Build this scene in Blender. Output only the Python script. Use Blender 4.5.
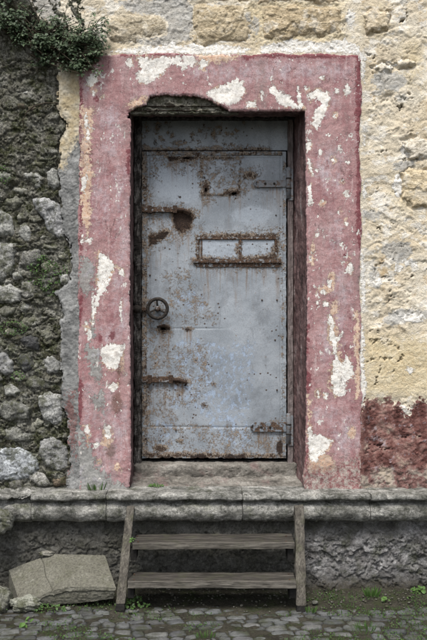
import bpy, bmesh, math, random
import numpy as np
from mathutils import Vector, Matrix

# ------------------------------------------------------------------ camera, sky, sun
scene = bpy.context.scene
for o in list(bpy.data.objects):
    bpy.data.objects.remove(o, do_unlink=True)
COL = scene.collection
F, D, VX, VY, EYE = 800.0, 5.0, 200.0, 320.0, 1.675      # focal in photo pixels, distance to wall, principal point, eye height
cam_d = bpy.data.cameras.new('camera')
cam = bpy.data.objects.new('camera', cam_d)
COL.objects.link(cam)
cam.location = (0, -D, EYE)
cam.rotation_euler = (math.radians(90), 0, 0)
cam_d.sensor_fit = 'VERTICAL'
cam_d.sensor_height = 24
cam_d.sensor_width = 24
cam_d.lens = 24 * F / 640
cam_d.shift_x = 13.5 / 640
cam_d.clip_start = 0.05
cam_d.clip_end = 300
scene.camera = cam
SUN_EL, SUN_AZ = 62, -14                                    # azimuth: degrees to the right of straight behind the camera
world = bpy.data.worlds.new('World')
scene.world = world
world.use_nodes = True
wn = world.node_tree
wn.nodes.clear()
sky = wn.nodes.new('ShaderNodeTexSky')
sky.sky_type = 'NISHITA'
sky.sun_disc = False
sky.sun_elevation = math.radians(SUN_EL)
sky.sun_rotation = math.radians(180 - SUN_AZ)
sky.air_density = 1.0
sky.dust_density = 3.0
hs = wn.nodes.new('ShaderNodeHueSaturation')
hs.inputs['Saturation'].default_value = 0.38
bg = wn.nodes.new('ShaderNodeBackground')
bg.inputs['Strength'].default_value = 0.085
wo = wn.nodes.new('ShaderNodeOutputWorld')
wn.links.new(sky.outputs[0], hs.inputs['Color'])
wn.links.new(hs.outputs[0], bg.inputs['Color'])
wn.links.new(bg.outputs[0], wo.inputs['Surface'])
sun_d = bpy.data.lights.new('sun', 'SUN')
sun_d.energy = 1.5
sun_d.angle = math.radians(22)
sun_d.color = (1.0, 0.96, 0.9)
sun = bpy.data.objects.new('sun', sun_d)
COL.objects.link(sun)
_e, _a = math.radians(SUN_EL), math.radians(SUN_AZ)
_dir = Vector((math.sin(_a) * math.cos(_e), -math.cos(_a) * math.cos(_e), math.sin(_e)))
sun.rotation_euler = _dir.to_track_quat('Z', 'Y').to_euler()
sun.location = _dir * 20
vs = scene.view_settings
vs.view_transform = 'Standard'
vs.look = 'None'
vs.gamma = 1
vs.exposure = 1.32
vs.use_curve_mapping = False

R = random.Random(7)

# ------------------------------------------------------------------ placing helpers
def P(px, py, y=0.0):
    k = (D + y) / F
    return Vector(((px - VX) * k, y, EYE - (py - VY) * k))
def ground_pt(px, py, z=0.0):                              # where a photo pixel meets the ground
    d = F * (EYE - z) / (py - VY)
    return Vector(((px - VX) * d / F, d - D, z))

# ------------------------------------------------------------------ numpy noise
def _hash(ix, iy, seed):
    h = (ix.astype(np.int64) * 374761393 + iy.astype(np.int64) * 668265263 + seed * 1442695041) & 0xFFFFFFFF
    h = ((h ^ (h >> 13)) * 1274126177) & 0xFFFFFFFF
    h = ((h ^ (h >> 16)) * 2246822519) & 0xFFFFFFFF
    return ((h ^ (h >> 15)) & 0xFFFFFF) / float(0xFFFFFF)
def vnoise(x, y, seed=0):
    x = np.asarray(x, float); y = np.asarray(y, float)
    ix, iy = np.floor(x), np.floor(y)
    fx, fy = x - ix, y - iy
    ux, uy = fx * fx * fx * (fx * (fx * 6 - 15) + 10), fy * fy * fy * (fy * (fy * 6 - 15) + 10)
    r = 0
    for dx in (0, 1):
        for dy in (0, 1):
            a = _hash(ix + dx, iy + dy, seed) * 2 * math.pi
            g = np.cos(a) * (fx - dx) + np.sin(a) * (fy - dy)
            r = r + g * (ux if dx else 1 - ux) * (uy if dy else 1 - uy)
    return r * 1.5
def fbm(x, y, octv=4, seed=0, gain=0.5):
    r, a = 0, 1.0
    for k in range(octv):
        r = r + a * vnoise(x * 2 ** k + 17.3 * k, y * 2 ** k - 9.1 * k, seed + k * 31)
        a *= gain
    return r
def ridged(x, y, octv=4, seed=0):
    r, a = 0, 1.0
    for k in range(octv):
        r = r + a * (1 - 2 * np.abs(vnoise(x * 2 ** k + 5.7 * k, y * 2 ** k + 3.1 * k, seed + k * 13)))
        a *= 0.5
    return r
def worley(x, y, seed=0):
    ix, iy = np.floor(x), np.floor(y)
    f1 = np.full(np.shape(x), 9.0); f2 = f1.copy(); cid = np.zeros(np.shape(x))
    for dx in (-1, 0, 1):
        for dy in (-1, 0, 1):
            cx, cy = ix + dx, iy + dy
            d = np.hypot(cx + 0.15 + 0.7 * _hash(cx, cy, seed) - x, cy + 0.15 + 0.7 * _hash(cx, cy, seed + 77) - y)
            h = _hash(cx, cy, seed + 131)
            near = d < f1
            f2 = np.where(near, f1, np.minimum(f2, d))
            cid = np.where(near, h, cid)
            f1 = np.where(near, d, f1)
    return f1, f2, cid
def sstep(a, b, x):
    t = np.clip((x - a) / (b - a), 0, 1)
    return t * t * (3 - 2 * t)

# signed distances in photo pixels (negative inside)
def sd_poly(X, Y, poly, margin=14.0):
    out = np.full(X.shape, margin)
    pts = np.array(poly, float)
    m = (X > pts[:, 0].min() - margin) & (X < pts[:, 0].max() + margin) & (Y > pts[:, 1].min() - margin) & (Y < pts[:, 1].max() + margin)
    if not m.any():
        return out
    x, y = X[m], Y[m]
    d = np.full(x.shape, 1e9); ins = np.zeros(x.shape, bool)
    n = len(pts)
    for i in range(n):
        ax, ay = pts[i]; bx, by = pts[(i + 1) % n]
        ex, ey = bx - ax, by - ay
        t = np.clip(((x - ax) * ex + (y - ay) * ey) / (ex * ex + ey * ey + 1e-9), 0, 1)
        d = np.minimum(d, (x - ax - t * ex) ** 2 + (y - ay - t * ey) ** 2)
        c = ((ay > y) != (by > y))
        with np.errstate(divide='ignore', invalid='ignore'):
            c &= x < (bx - ax) * (y - ay) / (by - ay if by != ay else 1e-9) + ax
        ins ^= c
    d = np.sqrt(d)
    out[m] = np.minimum(np.where(ins, -d, d), margin)
    return out
def sd_line(X, Y, pts, margin=14.0):
    out = np.full(X.shape, margin)
    p = np.array(pts, float)
    m = (X > p[:, 0].min() - margin) & (X < p[:, 0].max() + margin) & (Y > p[:, 1].min() - margin) & (Y < p[:, 1].max() + margin)
    if not m.any():
        return out
    x, y = X[m], Y[m]; d = np.full(x.shape, 1e9)
    for (ax, ay), (bx, by) in zip(p[:-1], p[1:]):
        ex, ey = bx - ax, by - ay
        t = np.clip(((x - ax) * ex + (y - ay) * ey) / (ex * ex + ey * ey + 1e-9), 0, 1)
        d = np.minimum(d, np.hypot(x - ax - t * ex, y - ay - t * ey))
    out[m] = np.minimum(d, margin)
    return out
def ell(cx, cy, rx, ry, n=10):
    return [(cx + rx * math.cos(2 * math.pi * i / n), cy + ry * math.sin(2 * math.pi * i / n)) for i in range(n)]
def sd_union(X, Y, polys, margin=14.0):
    out = np.full(X.shape, margin)
    for p in polys:
        out = np.minimum(out, sd_poly(X, Y, p, margin))
    return out

# ------------------------------------------------------------------ mesh helpers
def link(name, me, mat=None, parent=None):
    o = bpy.data.objects.new(name, me)
    COL.objects.link(o)
    if mat is not None:
        me.materials.append(mat)
    if parent is not None:
        o.parent = parent
    return o
def thing(name, label, cat, loc=(0, 0, 0), group=None):
    o = bpy.data.objects.new(name, None)
    o.empty_display_size = 0.1
    COL.objects.link(o)
    o.location = loc
    o['label'] = label; o['category'] = cat; o['kind'] = 'thing'
    if group: o['group'] = group
    return o
def tag(o, label, cat, group=None):
    o['label'] = label; o['category'] = cat
    if group: o['group'] = group
    return o
def mesh_np(name, co, quads, smooth=True, attrs=None):
    me = bpy.data.meshes.new(name)
    co = np.ascontiguousarray(co, np.float32); quads = np.ascontiguousarray(quads, np.int32)
    me.vertices.add(len(co)); me.vertices.foreach_set('co', co.ravel())
    k = quads.shape[1]
    me.loops.add(quads.size); me.loops.foreach_set('vertex_index', quads.ravel())
    me.polygons.add(len(quads))
    me.polygons.foreach_set('loop_start', np.arange(0, quads.size, k, dtype=np.int32))
    me.polygons.foreach_set('loop_total', np.full(len(quads), k, np.int32))
    me.polygons.foreach_set('use_smooth', np.full(len(quads), smooth))
    for an, av in (attrs or {}).items():
        a = me.attributes.new(an, 'FLOAT', 'POINT')
        a.data.foreach_set('value', np.ascontiguousarray(av, np.float32).ravel())
    me.update(calc_edges=True)
    return me
def axis(lo, hi, flo, fhi, fine, coarse):
    a = []
    if lo < flo: a += list(np.linspace(lo, flo, max(2, int((flo - lo) / coarse) + 1))[:-1])
    a += list(np.linspace(max(lo, flo), min(hi, fhi), max(2, int((min(hi, fhi) - max(lo, flo)) / fine) + 1)))
    if hi > fhi: a += list(np.linspace(fhi, hi, max(2, int((hi - fhi) / coarse) + 1))[1:])
    return np.array(a)
def sheet(name, gx, gy, yfun, mat, parent, sdf=None, attrs=None, depth=0.05, yref=0.0, loc=None):
    """A relief surface facing the street: laid out on the wall in photo pixels at depth yref, relief along y."""
    X, Y = np.meshgrid(gx, gy)
    ny, nx = X.shape
    keep = np.ones((ny - 1, nx - 1), bool)
    Xs, Ys = X.copy(), Y.copy()
    if sdf is not None:
        s = sdf(X, Y)
        sc = (s[:-1, :-1] + s[1:, :-1] + s[:-1, 1:] + s[1:, 1:]) / 4
        keep = sc < 0
        if not keep.any():
            return None
        used = np.zeros((ny, nx), int)
        for a in (0, 1):
            for b in (0, 1):
                used[a:ny - 1 + a, b:nx - 1 + b] += keep
        bnd = (used > 0) & (used < 4)
        bnd[0] = bnd[-1] = False; bnd[:, 0] = False; bnd[:, -1] = False
        gyy, gxx = np.gradient(s, gy, gx)
        g2 = np.maximum(gxx ** 2 + gyy ** 2, 0.25)
        lim = 0.8 * (gx[1] - gx[0])
        dx = np.clip(-s * gxx / g2, -lim, lim); dy = np.clip(-s * gyy / g2, -lim, lim)
        Xs = np.where(bnd, X + dx, X); Ys = np.where(bnd, Y + dy, Y)
    yy = yfun(Xs, Ys)
    k = (D + yref) / F
    co = np.stack([(Xs - VX) * k, yy, EYE - (Ys - VY) * k], -1).reshape(-1, 3)
    idx = np.arange(ny * nx).reshape(ny, nx)
    q = np.stack([idx[1:, :-1], idx[1:, 1:], idx[:-1, 1:], idx[:-1, :-1]], -1)[keep]
    at = {n: f(Xs, Ys).ravel() for n, f in (attrs or {}).items()}
    # skirt round the rim
    e = []
    kp = np.pad(keep, 1)
    c = kp[1:-1, 1:-1]
    for sl, pair in ((kp[:-2, 1:-1], ((0, 1), (0, 0))), (kp[2:, 1:-1], ((1, 0), (1, 1))), (kp[1:-1, :-2], ((0, 0), (1, 0))), (kp[1:-1, 2:], ((1, 1), (0, 1)))):
        m = c & ~sl
        jj, ii = np.nonzero(m)
        e.append(np.stack([idx[jj + pair[0][0], ii + pair[0][1]], idx[jj + pair[1][0], ii + pair[1][1]]], -1))
    e = np.concatenate(e)
    nv = len(co)
    ev, inv = np.unique(e, return_inverse=True)
    inv = inv.reshape(e.shape)
    rim = co[ev]; back = rim.copy(); back[:, 1] = np.maximum(rim[:, 1] + 0.004, rim[:, 1] * 0 + yref + depth)
    m = len(ev)
    co = np.concatenate([co, rim, back])
    sk = np.stack([nv + inv[:, 1], nv + inv[:, 0], nv + m + inv[:, 0], nv + m + inv[:, 1]], -1)
    q = np.concatenate([q, sk])
    for n in at:
        at[n] = np.concatenate([at[n], at[n][ev], at[n][ev]])
    us, inv2 = np.unique(q, return_inverse=True)
    q = inv2.reshape(q.shape)
    co = co[us]
    at = {n: v[us] for n, v in at.items()}
    if loc is not None:
        co = co - np.array(loc)
    o = link(name, mesh_np(name, co, q, True, at), mat, parent)
    if loc is not None:
        o.location = loc
    return o
def shape_box(x0, x1, y0, y1, z0, z1):
    v = [(x, y, z) for x in (x0, x1) for y in (y0, y1) for z in (z0, z1)]
    f = [(0, 1, 3, 2), (4, 6, 7, 5), (0, 4, 5, 1), (2, 3, 7, 6), (0, 2, 6, 4), (1, 5, 7, 3)]
    return v, f
def shape_hex(c8):                                          # 8 corners: front bl br tr tl, back bl br tr tl
    return [tuple(c) for c in c8], [(0, 1, 2, 3), (5, 4, 7, 6), (4, 0, 3, 7), (1, 5, 6, 2), (3, 2, 6, 7), (4, 5, 1, 0)]
def shape_tube(pts, rad, seg=10, closed=False):
    pts = [Vector(p) for p in pts]; n = len(pts)
    if not hasattr(rad, '__len__'): rad = [rad] * n
    v, f = [], []
    up = Vector((0.31, 0.17, 0.93)).normalized()
    for i, p in enumerate(pts):
        t = (pts[(i + 1) % n] - pts[i - 1]) if closed else (pts[min(i + 1, n - 1)] - pts[max(i - 1, 0)])
        t.normalize()
        a = t.cross(up)
        if a.length < 0.05: a = t.cross(Vector((1, 0, 0)))
        a.normalize(); b = t.cross(a)
        for k in range(seg):
            an = 2 * math.pi * k / seg
            v.append(tuple(p + (a * math.cos(an) + b * math.sin(an)) * rad[i]))
    for i in range(n if closed else n - 1):
        for k in range(seg):
            i2 = (i + 1) % n
            f.append((i * seg + k, i * seg + (k + 1) % seg, i2 * seg + (k + 1) % seg, i2 * seg + k))
    if not closed:
        f.append(tuple(range(seg))); f.append(tuple((n - 1) * seg + k for k in reversed(range(seg))))
    return v, f
def build(name, shapes, mat, parent=None, bevel=0.0, smooth=False, rough=0.0, seed=0, cuts=0, freq=40):
    """Join shapes into one mesh; optional bevel, subdivision and uneven surface."""
    bm = bmesh.new()
    for v, f in shapes:
        vs_ = [bm.verts.new(c) for c in v]
        for fc in f:
            try: bm.faces.new([vs_[i] for i in fc])
            except ValueError: pass
    bmesh.ops.recalc_face_normals(bm, faces=bm.faces)
    if bevel > 0:
        bmesh.ops.bevel(bm, geom=list(bm.edges), offset=bevel, segments=2, affect='EDGES', profile=0.6)
    if cuts:
        for _ in range(cuts):
            es = [e for e in bm.edges if e.calc_length() > 0.02]
            if es: bmesh.ops.subdivide_edges(bm, edges=es, cuts=1, use_grid_fill=True)
    if rough > 0:
        bm.normal_update()
        c = np.array([v.co for v in bm.verts])
        n = fbm(c[:, 0] * freq + c[:, 1] * 31.7, c[:, 2] * freq + c[:, 1] * freq, 3, seed)
        for v, k in zip(bm.verts, n):
            v.co += v.normal * float(k) * rough
    me = bpy.data.meshes.new(name)
    bm.to_mesh(me); bm.free()
    for p in me.polygons: p.use_smooth = smooth
    return link(name, me, mat, parent)

# ------------------------------------------------------------------ material helpers
class G:
    """Small wrapper round a material's node tree."""
    def __init__(s, name, rough=0.9, spec=0.25):
        s.mat = bpy.data.materials.new(name); s.mat.use_nodes = True
        s.t = s.mat.node_tree; s.t.nodes.clear()
        s.out = s.t.nodes.new('ShaderNodeOutputMaterial')
        s.b = s.t.nodes.new('ShaderNodeBsdfPrincipled')
        s.t.links.new(s.b.outputs[0], s.out.inputs[0])
        s.b.inputs['Roughness'].default_value = rough
        s.b.inputs['Specular IOR Level'].default_value = spec
        s.pos = s.t.nodes.new('ShaderNodeNewGeometry').outputs['Position']
        s.hgt = None
    def put(s, sock, v):
        if isinstance(v, bpy.types.NodeSocket): s.t.links.new(v, sock)
        elif isinstance(v, tuple) and sock.type == 'RGBA': sock.default_value = (*v[:3], 1)
        else: sock.default_value = v
    def m(s, op, a, b=0.0, c=0.0, clamp=False):
        n = s.t.nodes.new('ShaderNodeMath'); n.operation = op; n.use_clamp = clamp
        for i, v in enumerate((a, b, c)): s.put(n.inputs[i], v)
        return n.outputs[0]
    def vec(s, sx=1, sy=1, sz=1, off=0.0):
        n = s.t.nodes.new('ShaderNodeMapping'); s.put(n.inputs['Vector'], s.pos)
        n.inputs['Scale'].default_value = (sx, sy, sz); n.inputs['Location'].default_value = (off, off * 1.7, off * 0.6)
        return n.outputs[0]
    def noise(s, scale, detail=4, rough=0.55, v=None, dist=0.0):
        n = s.t.nodes.new('ShaderNodeTexNoise'); s.put(n.inputs['Vector'], v if v is not None else s.pos)
        n.inputs['Scale'].default_value = scale; n.inputs['Detail'].default_value = detail
        n.inputs['Roughness'].default_value = rough; n.inputs['Distortion'].default_value = dist
        return n.outputs['Fac']
    def voro(s, scale, v=None, feature='F1', rnd=1.0):
        n = s.t.nodes.new('ShaderNodeTexVoronoi'); n.feature = feature; s.put(n.inputs['Vector'], v if v is not None else s.pos)
        n.inputs['Scale'].default_value = scale; n.inputs['Randomness'].default_value = rnd
        return n.outputs['Distance']
    def attr(s, name):
        n = s.t.nodes.new('ShaderNodeAttribute'); n.attribute_name = name
        return n.outputs['Fac']
    def objcol(s):
        return s.t.nodes.new('ShaderNodeObjectInfo').outputs['Color']
    def step(s, v, a, b):                                   # 0 at a, 1 at b
        n = s.t.nodes.new('ShaderNodeMapRange'); s.put(n.inputs['Value'], v)
        n.inputs['From Min'].default_value = a; n.inputs['From Max'].default_value = b; n.clamp = True
        return n.outputs['Result']
    def mix(s, a, b, f):
        n = s.t.nodes.new('ShaderNodeMix'); n.data_type = 'RGBA'
        s.put(n.inputs['Factor'], f); s.put(n.inputs['A'], a); s.put(n.inputs['B'], b)
        return n.outputs['Result']
    def mul(s, a, f):                                       # colour times a grey value
        n = s.t.nodes.new('ShaderNodeMix'); n.data_type = 'RGBA'; n.blend_type = 'MULTIPLY'
        n.inputs['Factor'].default_value = 1; s.put(n.inputs['A'], a); s.put(n.inputs['B'], f)
        return n.outputs['Result']
    def ramp(s, v, stops):
        n = s.t.nodes.new('ShaderNodeValToRGB'); s.put(n.inputs[0], v)
        cr = n.color_ramp
        while len(cr.elements) < len(stops): cr.elements.new(0.5)
        for e, (p, c) in zip(cr.elements, stops):
            e.position = p; e.color = (*c, 1)
        return n.outputs[0]
    def grit(s, col, lo=0.6, hi=1.28, scale=150):                # fine grain of the surface itself
        return s.mul(col, s.ramp(s.noise(scale, 4, 0.8, s.vec(1, 1, 1, 71)), [(0.34, (lo, lo, lo)), (0.5, (1, 1, 1)), (0.66, (hi, hi, hi))]))
    def mask(s, sd, amp, width, n1, n2=None):               # patch with an eaten edge; sd in photo pixels
        w = s.m('SUBTRACT', n1, 0.5)
        if n2 is not None: w = s.m('ADD', s.m('MULTIPLY', w, 0.8), s.m('MULTIPLY', s.m('SUBTRACT', n2, 0.5), 1.25))
        w = s.m('SUBTRACT', s.m('MULTIPLY', w, 2 * amp), sd)
        return s.m('ADD', s.m('DIVIDE', w, width), 0.5, clamp=True)
    def rel(s, v, k):
        v = s.m('MULTIPLY', v, k)
        s.hgt = v if s.hgt is None else s.m('ADD', s.hgt, v)
    def normal_z(s):
        n = s.t.nodes.new('ShaderNodeSeparateXYZ'); s.put(n.inputs[0], [x for x in s.t.nodes if x.type == 'NEW_GEOMETRY'][0].outputs['Normal'])
        return n.outputs['Z']
    def done(s, col, strength=1.0, dist=0.01, rough=None):
        s.put(s.b.inputs['Base Color'], col)
        if rough is not None: s.put(s.b.inputs['Roughness'], rough)
        if s.hgt is not None:
            b = s.t.nodes.new('ShaderNodeBump'); b.inputs['Strength'].default_value = strength; b.inputs['Distance'].default_value = dist
            s.put(b.inputs['Height'], s.hgt); s.t.links.new(b.outputs[0], s.b.inputs['Normal'])
        return s.mat

def m_pink():
    g = G('pink_limewash', 0.85)
    n1, n2, n3 = g.noise(14, 6, 0.6), g.noise(46, 6, 0.72), g.noise(3.2, 3)
    nf = g.noise(190, 3, 0.6)
    streak = g.noise(26, 5, 0.6, g.vec(1, 1, 0.22, 3))
    col = g.mix((0.302, 0.160, 0.164), (0.368, 0.230, 0.226), g.step(n3, 0.35, 0.68))
    col = g.mix(col, (0.22, 0.095, 0.105), g.m('MULTIPLY', g.step(streak, 0.50, 0.66), 0.6))
    col = g.mix(col, (0.50, 0.40, 0.395), g.m('MULTIPLY', g.step(g.noise(30, 6, 0.7, g.vec(1, 1, 0.16, 67)), 0.55, 0.66), 0.55))
    col = g.mix(col, (0.17, 0.045, 0.055), g.m('MULTIPLY', g.step(g.noise(12, 8, 0.76, g.vec(1, 1, 0.6, 87)), 0.61, 0.64), 0.7))
    col = g.mix(col, (0.46, 0.36, 0.365), g.m('MULTIPLY', g.step(g.noise(8, 7, 0.72, g.vec(1, 1, 0.6, 37)), 0.50, 0.68), 0.5))
    col = g.mix(col, (0.45, 0.33, 0.325), g.m('MULTIPLY', g.step(n2, 0.50, 0.66), 0.5))
    col = g.mul(col, g.ramp(nf, [(0.30, (0.78, 0.76, 0.76)), (0.62, (1.1, 1.1, 1.1))]))
    viol = g.m('MULTIPLY', g.mask(g.attr('violet'), 16, 16, n1, n2), g.step(g.noise(20, 7, 0.75, g.vec(1, 1, 0.45, 97)), 0.40, 0.60))
    col = g.mix(col, (0.47, 0.42, 0.45), g.m('MULTIPLY', viol, 0.75))
    dr = g.mask(g.attr('dred'), 6, 1.0, n1, n2)
    col = g.mix(col, (0.15, 0.036, 0.045), g.m('MULTIPLY', dr, 0.85))
    tan = g.mask(g.attr('tan'), 9, 0.4, n1, n2)
    tcol = g.mix((0.50, 0.32, 0.22), (0.58, 0.46, 0.37), g.step(n2, 0.4, 0.6))
    col = g.mix(col, tcol, tan)
    brn = g.mask(g.attr('brown'), 7, 4, n1, n2)
    col = g.mix(col, (0.13, 0.07, 0.055), g.m('MULTIPLY', brn, 0.75))
    gr = g.mask(g.attr('grey'), 15, 0.8, n1, n2)
    gcol = g.mix((0.21, 0.21, 0.20), (0.33, 0.325, 0.31), g.step(n2, 0.38, 0.62))
    gcol = g.mix(gcol, (0.37, 0.35, 0.38), g.m('MULTIPLY', g.step(n1, 0.55, 0.68), 0.7))
    col = g.mix(col, gcol, gr)
    wsd = g.attr('white')
    gate = g.step(g.noise(7, 3, 0.5, g.vec(1, 1, 1, 9)), 0.46, 0.58)
    ring = g.m('MULTIPLY', g.mask(g.m('SUBTRACT', wsd, 1.0), 7, 0.4, g.noise(17, 5, 0.6, g.vec(1, 1, 1, 9)), n2), gate)
    col = g.mix(col, tcol, ring)
    wh = g.mask(wsd, 5.5, 0.4, n1, n2)
    wcol = g.mix((0.60, 0.56, 0.50), (0.76, 0.74, 0.70), g.step(n2, 0.35, 0.55))
    wcol = g.mix(wcol, (0.46, 0.41, 0.37), g.m('MULTIPLY', g.step(n1, 0.58, 0.66), 0.6))
    col = g.mix(col, wcol, wh)
    chip = g.m('ADD', g.m('MULTIPLY', g.noise(48, 3, 0.6, g.vec(1, 1, 0.62, 21)), 0.75), g.m('MULTIPLY', g.noise(9, 4, 0.6, g.vec(1, 1, 0.5, 47)), 0.42))
    speck = g.step(chip, 0.715, 0.726)
    col = g.mix(col, (0.62, 0.585, 0.55), speck)
    pin = g.m('MULTIPLY', g.step(g.noise(120, 2, 0.5, g.vec(1, 1, 1, 61)), 0.69, 0.72), g.step(n3, 0.40, 0.6))
    col = g.mix(col, (0.55, 0.47, 0.45), pin)
    grime = g.m('MULTIPLY', g.step(g.noise(7, 8, 0.76, g.vec(1, 1, 0.3, 103)), 0.53, 0.66), 0.5)
    col = g.mix(col, (0.21, 0.165, 0.155), grime)
    dirt = g.m('MULTIPLY', g.step(g.noise(75, 5, 0.75), 0.58, 0.70), 0.6)
    col = g.mix(col, (0.10, 0.065, 0.06), g.m('MULTIPLY', dirt, g.step(n3, 0.35, 0.6)))
    low = g.mask(g.attr('base'), 14, 10, n1, n2)
    scol = g.ramp(g.noise(40, 6, 0.75), [(0.36, (0.10, 0.035, 0.04)), (0.46, (0.28, 0.13, 0.125)), (0.53, (0.33, 0.28, 0.25)), (0.64, (0.46, 0.42, 0.37))])
    col = g.mix(col, scol, g.m('MULTIPLY', low, 0.85))
    g.rel(n1, 0.5); g.rel(n2, 0.4); g.rel(nf, 0.14)
    col = g.grit(col, 0.78, 1.12)
    hair = g.step(g.m('ABSOLUTE', g.m('SUBTRACT', g.noise(5, 5, 0.62, g.vec(1, 1, 0.8, 83), 0.6), 0.5)), 0.005, 0.0015)
    col = g.mix(col, (0.10, 0.06, 0.06), g.m('MULTIPLY', hair, g.m('MULTIPLY', g.step(g.noise(4, 3, 0.5, g.vec(1, 1, 1, 91)), 0.52, 0.6), 0.8)))
    g.rel(wh, -0.6); g.rel(ring, -0.3); g.rel(tan, -0.4); g.rel(gr, -0.35); g.rel(speck, -0.2); g.rel(g.m('MULTIPLY', low, g.noise(40, 6, 0.75)), 0.9)
    return g.done(col, 0.8, 0.012)

def m_masonry():
    g = G('limewashed_stone', 0.95, 0.15)
    n1, n2, n3 = g.noise(11, 6, 0.62, None, 0.6), g.noise(55, 5, 0.65), g.noise(3.0, 4, 0.55)
    nf = g.noise(170, 3, 0.6)
    col = g.mix((0.56, 0.475, 0.345), (0.66, 0.60, 0.49), g.step(n3, 0.36, 0.60))
    col = g.mix(col, (0.44, 0.385, 0.29), g.m('MULTIPLY', g.step(g.noise(7.5, 7, 0.7, g.vec(1, 1, 1.2, 5)), 0.52, 0.62), 0.6))
    col = g.mix(col, (0.40, 0.27, 0.13), g.m('MULTIPLY', g.step(g.noise(9, 5, 0.6, g.vec(1, 1, 1, 13)), 0.58, 0.7), 0.6))
    col = g.mix(col, (0.72, 0.69, 0.63), g.m('MULTIPLY', g.step(g.noise(10, 7, 0.7, g.vec(1, 1, 1.5, 31)), 0.53, 0.57), 0.75))
    col = g.mix(col, (0.30, 0.24, 0.17), g.m('MULTIPLY', g.step(n2, 0.57, 0.72), 0.55))
    oc = g.mask(g.attr('ochre'), 16, 16, g.noise(6, 6, 0.7), n2)
    col = g.mix(col, g.mix((0.52, 0.41, 0.235), (0.62, 0.53, 0.345), g.step(n2, 0.4, 0.6)), g.m('MULTIPLY', oc, 0.7))
    gp = g.mask(g.attr('grey'), 6, 1.5, n1, n2)
    col = g.mix(col, g.mix((0.27, 0.268, 0.255), (0.43, 0.425, 0.41), g.step(n2, 0.36, 0.6)), g.m('MULTIPLY', gp, 0.75))
    wp = g.mask(g.attr('white'), 5, 1.0, n1, n2)
    col = g.mix(col, g.mix((0.58, 0.54, 0.47), (0.76, 0.74, 0.70), g.step(n2, 0.35, 0.55)), wp)
    col = g.grit(col, 0.70, 1.14)
    rd = g.mask(g.attr('red'), 12, 1.0, g.noise(9, 7, 0.74, g.vec(1, 1, 1, 57)), n2)
    rn = g.noise(11, 8, 0.68)
    rcol = g.ramp(rn, [(0.33, (0.060, 0.028, 0.024)), (0.43, (0.125, 0.055, 0.048)), (0.51, (0.20, 0.105, 0.092)), (0.58, (0.27, 0.175, 0.15)), (0.65, (0.44, 0.36, 0.28))])
    rcol = g.mix(rcol, (0.36, 0.33, 0.36), g.m('MULTIPLY', g.step(g.noise(22, 7, 0.75, g.vec(1, 1, 1, 41)), 0.57, 0.64), 0.6))
    col = g.mix(col, rcol, rd)
    lw = g.mask(g.attr('base'), 10, 8, n1, n2)
    lcol = g.ramp(rn, [(0.36, (0.05, 0.045, 0.038)), (0.46, (0.20, 0.11, 0.10)), (0.54, (0.30, 0.27, 0.23)), (0.66, (0.44, 0.37, 0.29))])
    col = g.mix(col, lcol, g.m('MULTIPLY', lw, 0.85))
    dk = g.mask(g.attr('crack'), 0.8, 0.8, n2)
    col = g.mix(col, (0.05, 0.045, 0.04), g.m('MULTIPLY', dk, 0.7))
    g.rel(n1, 0.6); g.rel(n2, 0.7); g.rel(nf, 0.25); g.rel(wp, 0.2); g.rel(rd, -0.1); g.rel(dk, -0.5)
    return g.done(col, 0.9, 0.014)

def m_bed():
    g = G('mossy_mortar', 1.0, 0.1)
    n1, n2, n3 = g.noise(9, 6, 0.65, None, 0.5), g.noise(60, 5, 0.7), g.noise(3.5, 3)
    col = g.ramp(n1, [(0.30, (0.040, 0.038, 0.029)), (0.43, (0.088, 0.084, 0.064)), (0.53, (0.16, 0.155, 0.127)), (0.64, (0.30, 0.297, 0.265))])
    col = g.mix(col, (0.050, 0.058, 0.022), g.m('MULTIPLY', g.step(g.noise(11, 7, 0.74, g.vec(1, 1, 1, 7)), 0.47, 0.56), 0.7))
    col = g.mix(col, (0.28, 0.28, 0.255), g.m('MULTIPLY', g.step(g.noise(24, 7, 0.75, g.vec(1, 1, 1, 17)), 0.55, 0.66), 0.65))
    col = g.mix(col, (0.20, 0.195, 0.17), g.m('MULTIPLY', g.step(g.noise(6, 8, 0.76, g.vec(1, 1, 1, 43)), 0.50, 0.57), 0.65))
    col = g.mul(col, g.ramp(g.noise(95, 5, 0.75), [(0.34, (0.28, 0.28, 0.28)), (0.50, (0.9, 0.9, 0.9)), (0.66, (1.9, 1.9, 1.85))]))
    g.rel(n1, 0.9); g.rel(n2, 0.9); g.rel(g.noise(180, 3, 0.7), 0.35)
    return g.done(col, 1.0, 0.02)

def m_stone():
    g = G('rubble_stone', 0.95, 0.15)
    n1, n2 = g.noise(16, 6, 0.65, None, 0.4), g.noise(75, 5, 0.7)
    col = g.mul(g.objcol(), g.ramp(n1, [(0.3, (0.55, 0.55, 0.55)), (0.7, (1.35, 1.35, 1.33))]))
    col = g.mul(col, g.ramp(n2, [(0.32, (0.38, 0.38, 0.38)), (0.48, (0.9, 0.9, 0.9)), (0.62, (1.25, 1.25, 1.25))]))
    col = g.mix(col, (0.38, 0.375, 0.35), g.m('MULTIPLY', g.step(g.noise(28, 5, 0.65, g.vec(1, 1, 1, 3)), 0.58, 0.66), 0.35))
    col = g.mix(col, (0.056, 0.060, 0.030), g.m('MULTIPLY', g.step(g.noise(13, 8, 0.76, g.vec(1, 1, 1, 23)), 0.49, 0.58), 0.75))
    col = g.grit(col, 0.62, 1.3)
    g.rel(n1, 0.8); g.rel(n2, 0.6); g.rel(g.noise(190, 3, 0.7), 0.25)
    return g.done(col, 0.95, 0.014)

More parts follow.
